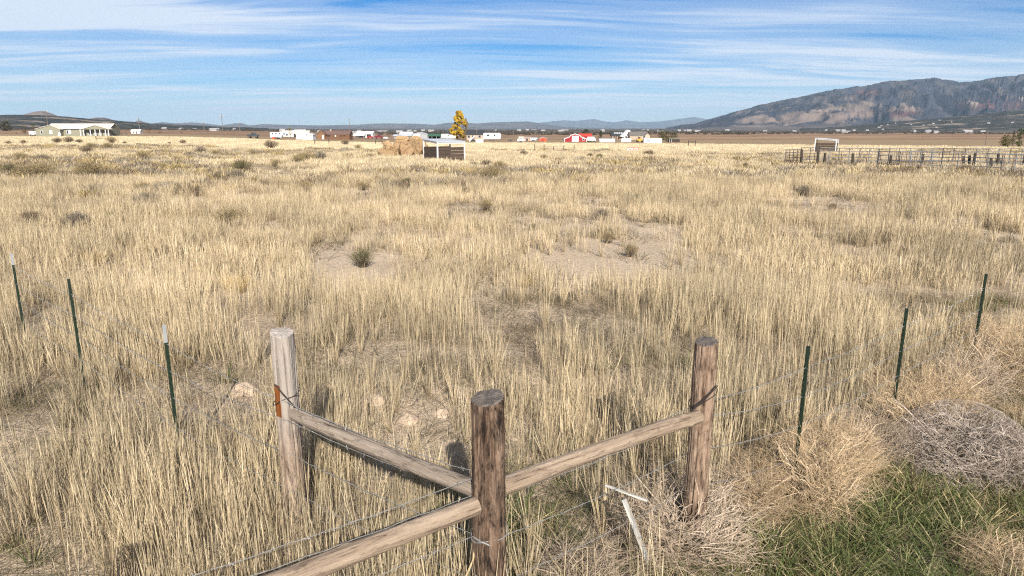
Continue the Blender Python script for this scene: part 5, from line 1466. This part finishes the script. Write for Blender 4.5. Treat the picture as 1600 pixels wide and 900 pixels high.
for i, (px, py, w_, h_, kd, lb) in enumerate([
        (1500, 732, 205, .98, 'grey', 'big domed grey tumbleweed of curved wiry twigs at the right'),
        (1270, 745, 150, 1.2, 'tan', 'large tangled tan tumbleweed heap right of the brown post'),
        (1195, 760, 115, .9, 'tan2', 'sprawling tan tumbleweed between the brown post and the large heap'),
        (1390, 632, 110, 1.0, 'tan2', 'tan tumbleweed piled behind the big grey dome'),
        (1325, 672, 80, .9, 'grey', 'small grey tumbleweed between the two tan heaps'),
        (1530, 540, 90, 1.0, 'tan', 'tan tumbleweed farthest back at the right edge'),
        (1575, 560, 90, .8, 'grey', 'pale grey tumbleweed at the right edge in front of the farthest one'),
        (1500, 600, 90, .8, 'tan2', 'yellowish tumbleweed above the big grey dome'),
        (1065, 860, 215, .85, 'pale', 'wide pale tumbleweed drift around the foot of the brown post'),
        (905, 925, 190, .6, 'pale', 'low grey tumbleweed remains right of the dark post'),
        (1120, 790, 130, .9, 'pale', 'pale wiry tumbleweed against the brown post'),
        (1318, 765, 56, .8, 'grey', 'fine grey tuft of tumbleweed in the green grass'),
        (1575, 900, 150, .7, 'tan2', 'sparse tan tumbleweed in the bottom right corner'),
        (1590, 660, 70, .8, 'tan', 'brown tan tumbleweed right behind the big grey dome'),
        (1410, 722, 80, .55, 'tan', 'flattened brown tumbleweed left of the big grey dome'),
        (1235, 650, 70, .7, 'pale', 'small twiggy tumbleweed at the foot of the nearest right steel post'),
        (TR[0] + Vector((.12, -.15, 0)), 0, .38, 1.5, 'tan2', 'tan tumbleweed heaped against the nearest right steel post'),
        (TR[0] + Vector((-.45, -.30, 0)), 0, .32, 1.35, 'tan', 'tan tumbleweed between the brown post and the nearest right steel post'),
        (TR[0].lerp(TR[1], .4) + Vector((0, -.10, 0)), 0, .38, 1.45, 'tan', 'tan tumbleweed between the nearest and middle right steel posts'),
        (TR[0].lerp(TR[1], .72) + Vector((0, -.15, 0)), 0, .34, 1.4, 'pale', 'pale tumbleweed just left of the middle right steel post'),
        (TR[1] + Vector((.10, -.12, 0)), 0, .42, 1.5, 'tan2', 'tan tumbleweed pressed against the middle right steel post'),
        (TR[1].lerp(TR[2], .38) + Vector((.1, -.15, 0)), 0, .44, 1.4, 'tan', 'tan tumbleweed right of the middle right steel post'),
        (TR[1].lerp(TR[2], .70) + Vector((.1, -.2, 0)), 0, .44, 1.4, 'pale', 'pale tumbleweed left of the farthest right steel post'),
        (TR[2] + Vector((.20, -.25, 0)), 0, .5, 1.4, 'tan2', 'tan tumbleweed at the foot of the farthest right steel post'),
        (TR[2] + Vector((1.0, .3, 0)), 0, .55, 1.3, 'tan', 'topmost tan tumbleweed touching the right picture edge')]):
    if isinstance(px, Vector): p = Vector((px.x, px.y, float(zg(px.x, px.y)))); R = w_
    else: p = ground(px, py); R = w_ * mpp(p) / 2
    r = thing('tumbleweed', lb, 'tumbleweed', p, i * 1.9, 'tumbleweeds blown against the fence'); r.scale = (R, R, R * h_); CLEAR.append((p.x, p.y, R * .95, .35))
    for nm, me_ in (('twigs', TM[kd]), ('main_stems', MAIN[kd])):
        o = bpy.data.objects.new(nm, me_); COL.objects.link(o); o.parent = r

# ------------------------------------------------------------------ grass of the pasture
dry('dry_grass', 'tall pale dry grass stems of the near pasture', 0, 13, 25, c1, .8, 1.1)
dry('grass_litter', 'low grey brown grass litter of the near pasture', 0, 13, 19, c2, .8, 1.25, kind='litter', hvar=False)
dry('dry_grass', 'tall pale dry grass of the middle pasture', 13, 42, 12, c3, .8, 1.12)
dry('grass_litter', 'low grey brown growth of the middle pasture', 13, 75, 2.6, c7, .8, 1.3, kind='litter', hvar=False)
dry('dry_grass', 'pale dry grass of the far pasture', 42, 112, 2.6, c4, .8, 1.15)
dry('dry_grass', 'pale dry grass at the far edge of the pasture', 112, 275, .40, c6, .8, 1.2)
dry('green_grass', 'short green grass in the corner and at the foot of the fence', 0, 14, 64, c5, .6, 1.2, kind='green', hvar=False)

# grey brown weeds and low brush in drifts through the pasture
c9 = coll('weed_clump')
for k in range(6):
    kd = ['grey', 'brown', 'gold', 'grey', 'gold', 'brown'][k]
    rg = np.random.default_rng(800 + k); n = 70
    a = rg.uniform(0, 6.283, n); q_ = np.sqrt(rg.uniform(0, 1, n)); tp = np.stack([np.cos(a) * q_ * .55, np.sin(a) * q_ * .55, rg.uniform(.16, .46, n)], 1)
    V, Fq, T = ribbons(tp * np.array([.5, .5, 0]), tp, tp * np.array([.2, .2, 0]), [1, 1, .9, 1.8, .6], rg.uniform(0, 6.283, n), np.full(n, .020))
    cc = KINDS[kd]; C = np.array(cc[0])[rg.integers(0, 3, n)] * rg.uniform(1.0, 1.5, n)[:, None]
    proto(c9, f'weed_clump_{k}', V, Fq, np.repeat(C, 10, 0), M_SH)
n = 20000
y = np.sqrt(RNG.uniform(18 ** 2, 125 ** 2, n)); x = RNG.uniform(-.85, .85, n) * y
pt = fbm(x * .07, y * .045, 95, 4); keep = RNG.uniform(0, 1, n) < sstep(.50, .66, pt) * np.clip(1.3 - .008 * y, .35, 1) * np.where(x / y > .2, .45, 1.0)
x, y = x[keep], y[keep]; n = len(x); s = RNG.uniform(.6, 1.5, n)
scatter('dry_weeds', 'low grey brown weeds drifting through the pasture', 'weeds', np.stack([x, y, zg(x, y)], 1), np.stack([0 * x, 0 * x, RNG.uniform(0, 6.28, n)], 1), np.stack([s, s, s * RNG.uniform(.7, 1.2, n)], 1), RNG.integers(0, 6, n), c9)

# crumbs of dry soil on the bare patches
c10 = coll('soil_crumb')
for k in range(4):
    rg = np.random.default_rng(900 + k); vs = []; fs = []
    for a in range(4):
        for j in range(7):
            t = 2 * math.pi * j / 7 + .3 * a; q_ = a / 3 * 1.57; nn = rg.uniform(.7, 1.25)
            vs.append((math.cos(t) * (math.sin(q_) + .05) * nn, math.sin(t) * (math.sin(q_) + .05) * nn * .8, .6 * math.cos(q_) * nn - .1))
    for a in range(3):
        for j in range(7): fs.append((a * 7 + j, (a + 1) * 7 + j, (a + 1) * 7 + (j + 1) % 7, a * 7 + (j + 1) % 7))
    fs.append(tuple(range(7)))
    o = bpy.data.objects.new(f'soil_crumb_{k}', MB().add(vs, fs).mesh(f'soil_crumb_{k}', CLOD)); c10.objects.link(o)
x, y, z = sample(60000, 0, 30); px, py = project(x, y, z)
keep = RNG.uniform(0, 1, len(x)) < np.maximum(emask(px, py, BARE, .3) * .55, .02) * sstep(.35, .6, fbm(x * 1.3, y * 1.3, 97, 3)) * np.where(y < 12, 1, .5)
x, y, z = x[keep], y[keep], z[keep]; n = len(x); s = .014 + .05 * RNG.uniform(0, 1, n) ** 4
scatter('soil_crumbs', 'small crumbs of dry soil on the bare patches', 'soil crumbs', np.stack([x, y, z], 1), np.stack([0 * x, 0 * x, RNG.uniform(0, 6.28, n)], 1), np.stack([s, s, s], 1), RNG.integers(0, 4, n), c10)

# brush far out on the plain
c8 = coll('brush_clump')
for k in range(4):
    rg = np.random.default_rng(700 + k); n = 90
    P = rg.normal(0, .5, (n, 3)); P[:, 2] = np.abs(P[:, 2]) * .9
    a = rg.normal(size=(n, 3)); a /= np.linalg.norm(a, axis=1)[:, None]; b_ = np.cross(a, rg.normal(size=(n, 3))); b_ /= np.linalg.norm(b_, axis=1)[:, None]
    V = np.stack([P - a * .35, P + b_ * .35, P + a * .35], 1).reshape(-1, 3)
    C = np.repeat(np.array([(.075, .070, .052), (.10, .086, .064), (.14, .11, .082)])[rg.integers(0, 3, n)], 3, 0)
    proto(c8, f'brush_clump_{k}', V, np.arange(3 * n).reshape(-1, 3), C, LEAF)
n = 7000
y = np.exp(RNG.uniform(np.log(900), np.log(4200), n)); x = RNG.uniform(-.85, .85, n) * y
keep = fbm(x / 500, y / 700, 91, 4) > .47
x, y = x[keep], y[keep]; n = len(x); s = RNG.uniform(.8, 2.4, n)
scatter('distant_brush', 'dark juniper brush covering the distant plain', 'brush', np.stack([x, y, zg(x, y)], 1), np.stack([0 * x, 0 * x, RNG.uniform(0, 6.28, n)], 1), np.stack([s, s, s * RNG.uniform(.6, 1.2, n)], 1), RNG.integers(0, 4, n), c8)

# ------------------------------------------------------------------ haze
hz = MB().box(-39500, 39500, -39500, 39500, -14, 930).build('haze', None)
hm = bpy.data.materials.new('haze'); hm.use_nodes = True; t = hm.node_tree; t.nodes.clear()
pv = nd(t, 'ShaderNodeVolumePrincipled'); pv.inputs['Color'].default_value = (.58, .79, 1.0, 1); pv.inputs['Density'].default_value = 3.4e-5; pv.inputs['Anisotropy'].default_value = 0.0
ou = nd(t, 'ShaderNodeOutputMaterial'); t.links.new(pv.outputs[0], ou.inputs['Volume'])
hz.data.materials.append(hm); hz['kind'] = 'stuff'; hz['label'] = 'thin blue haze over the valley'
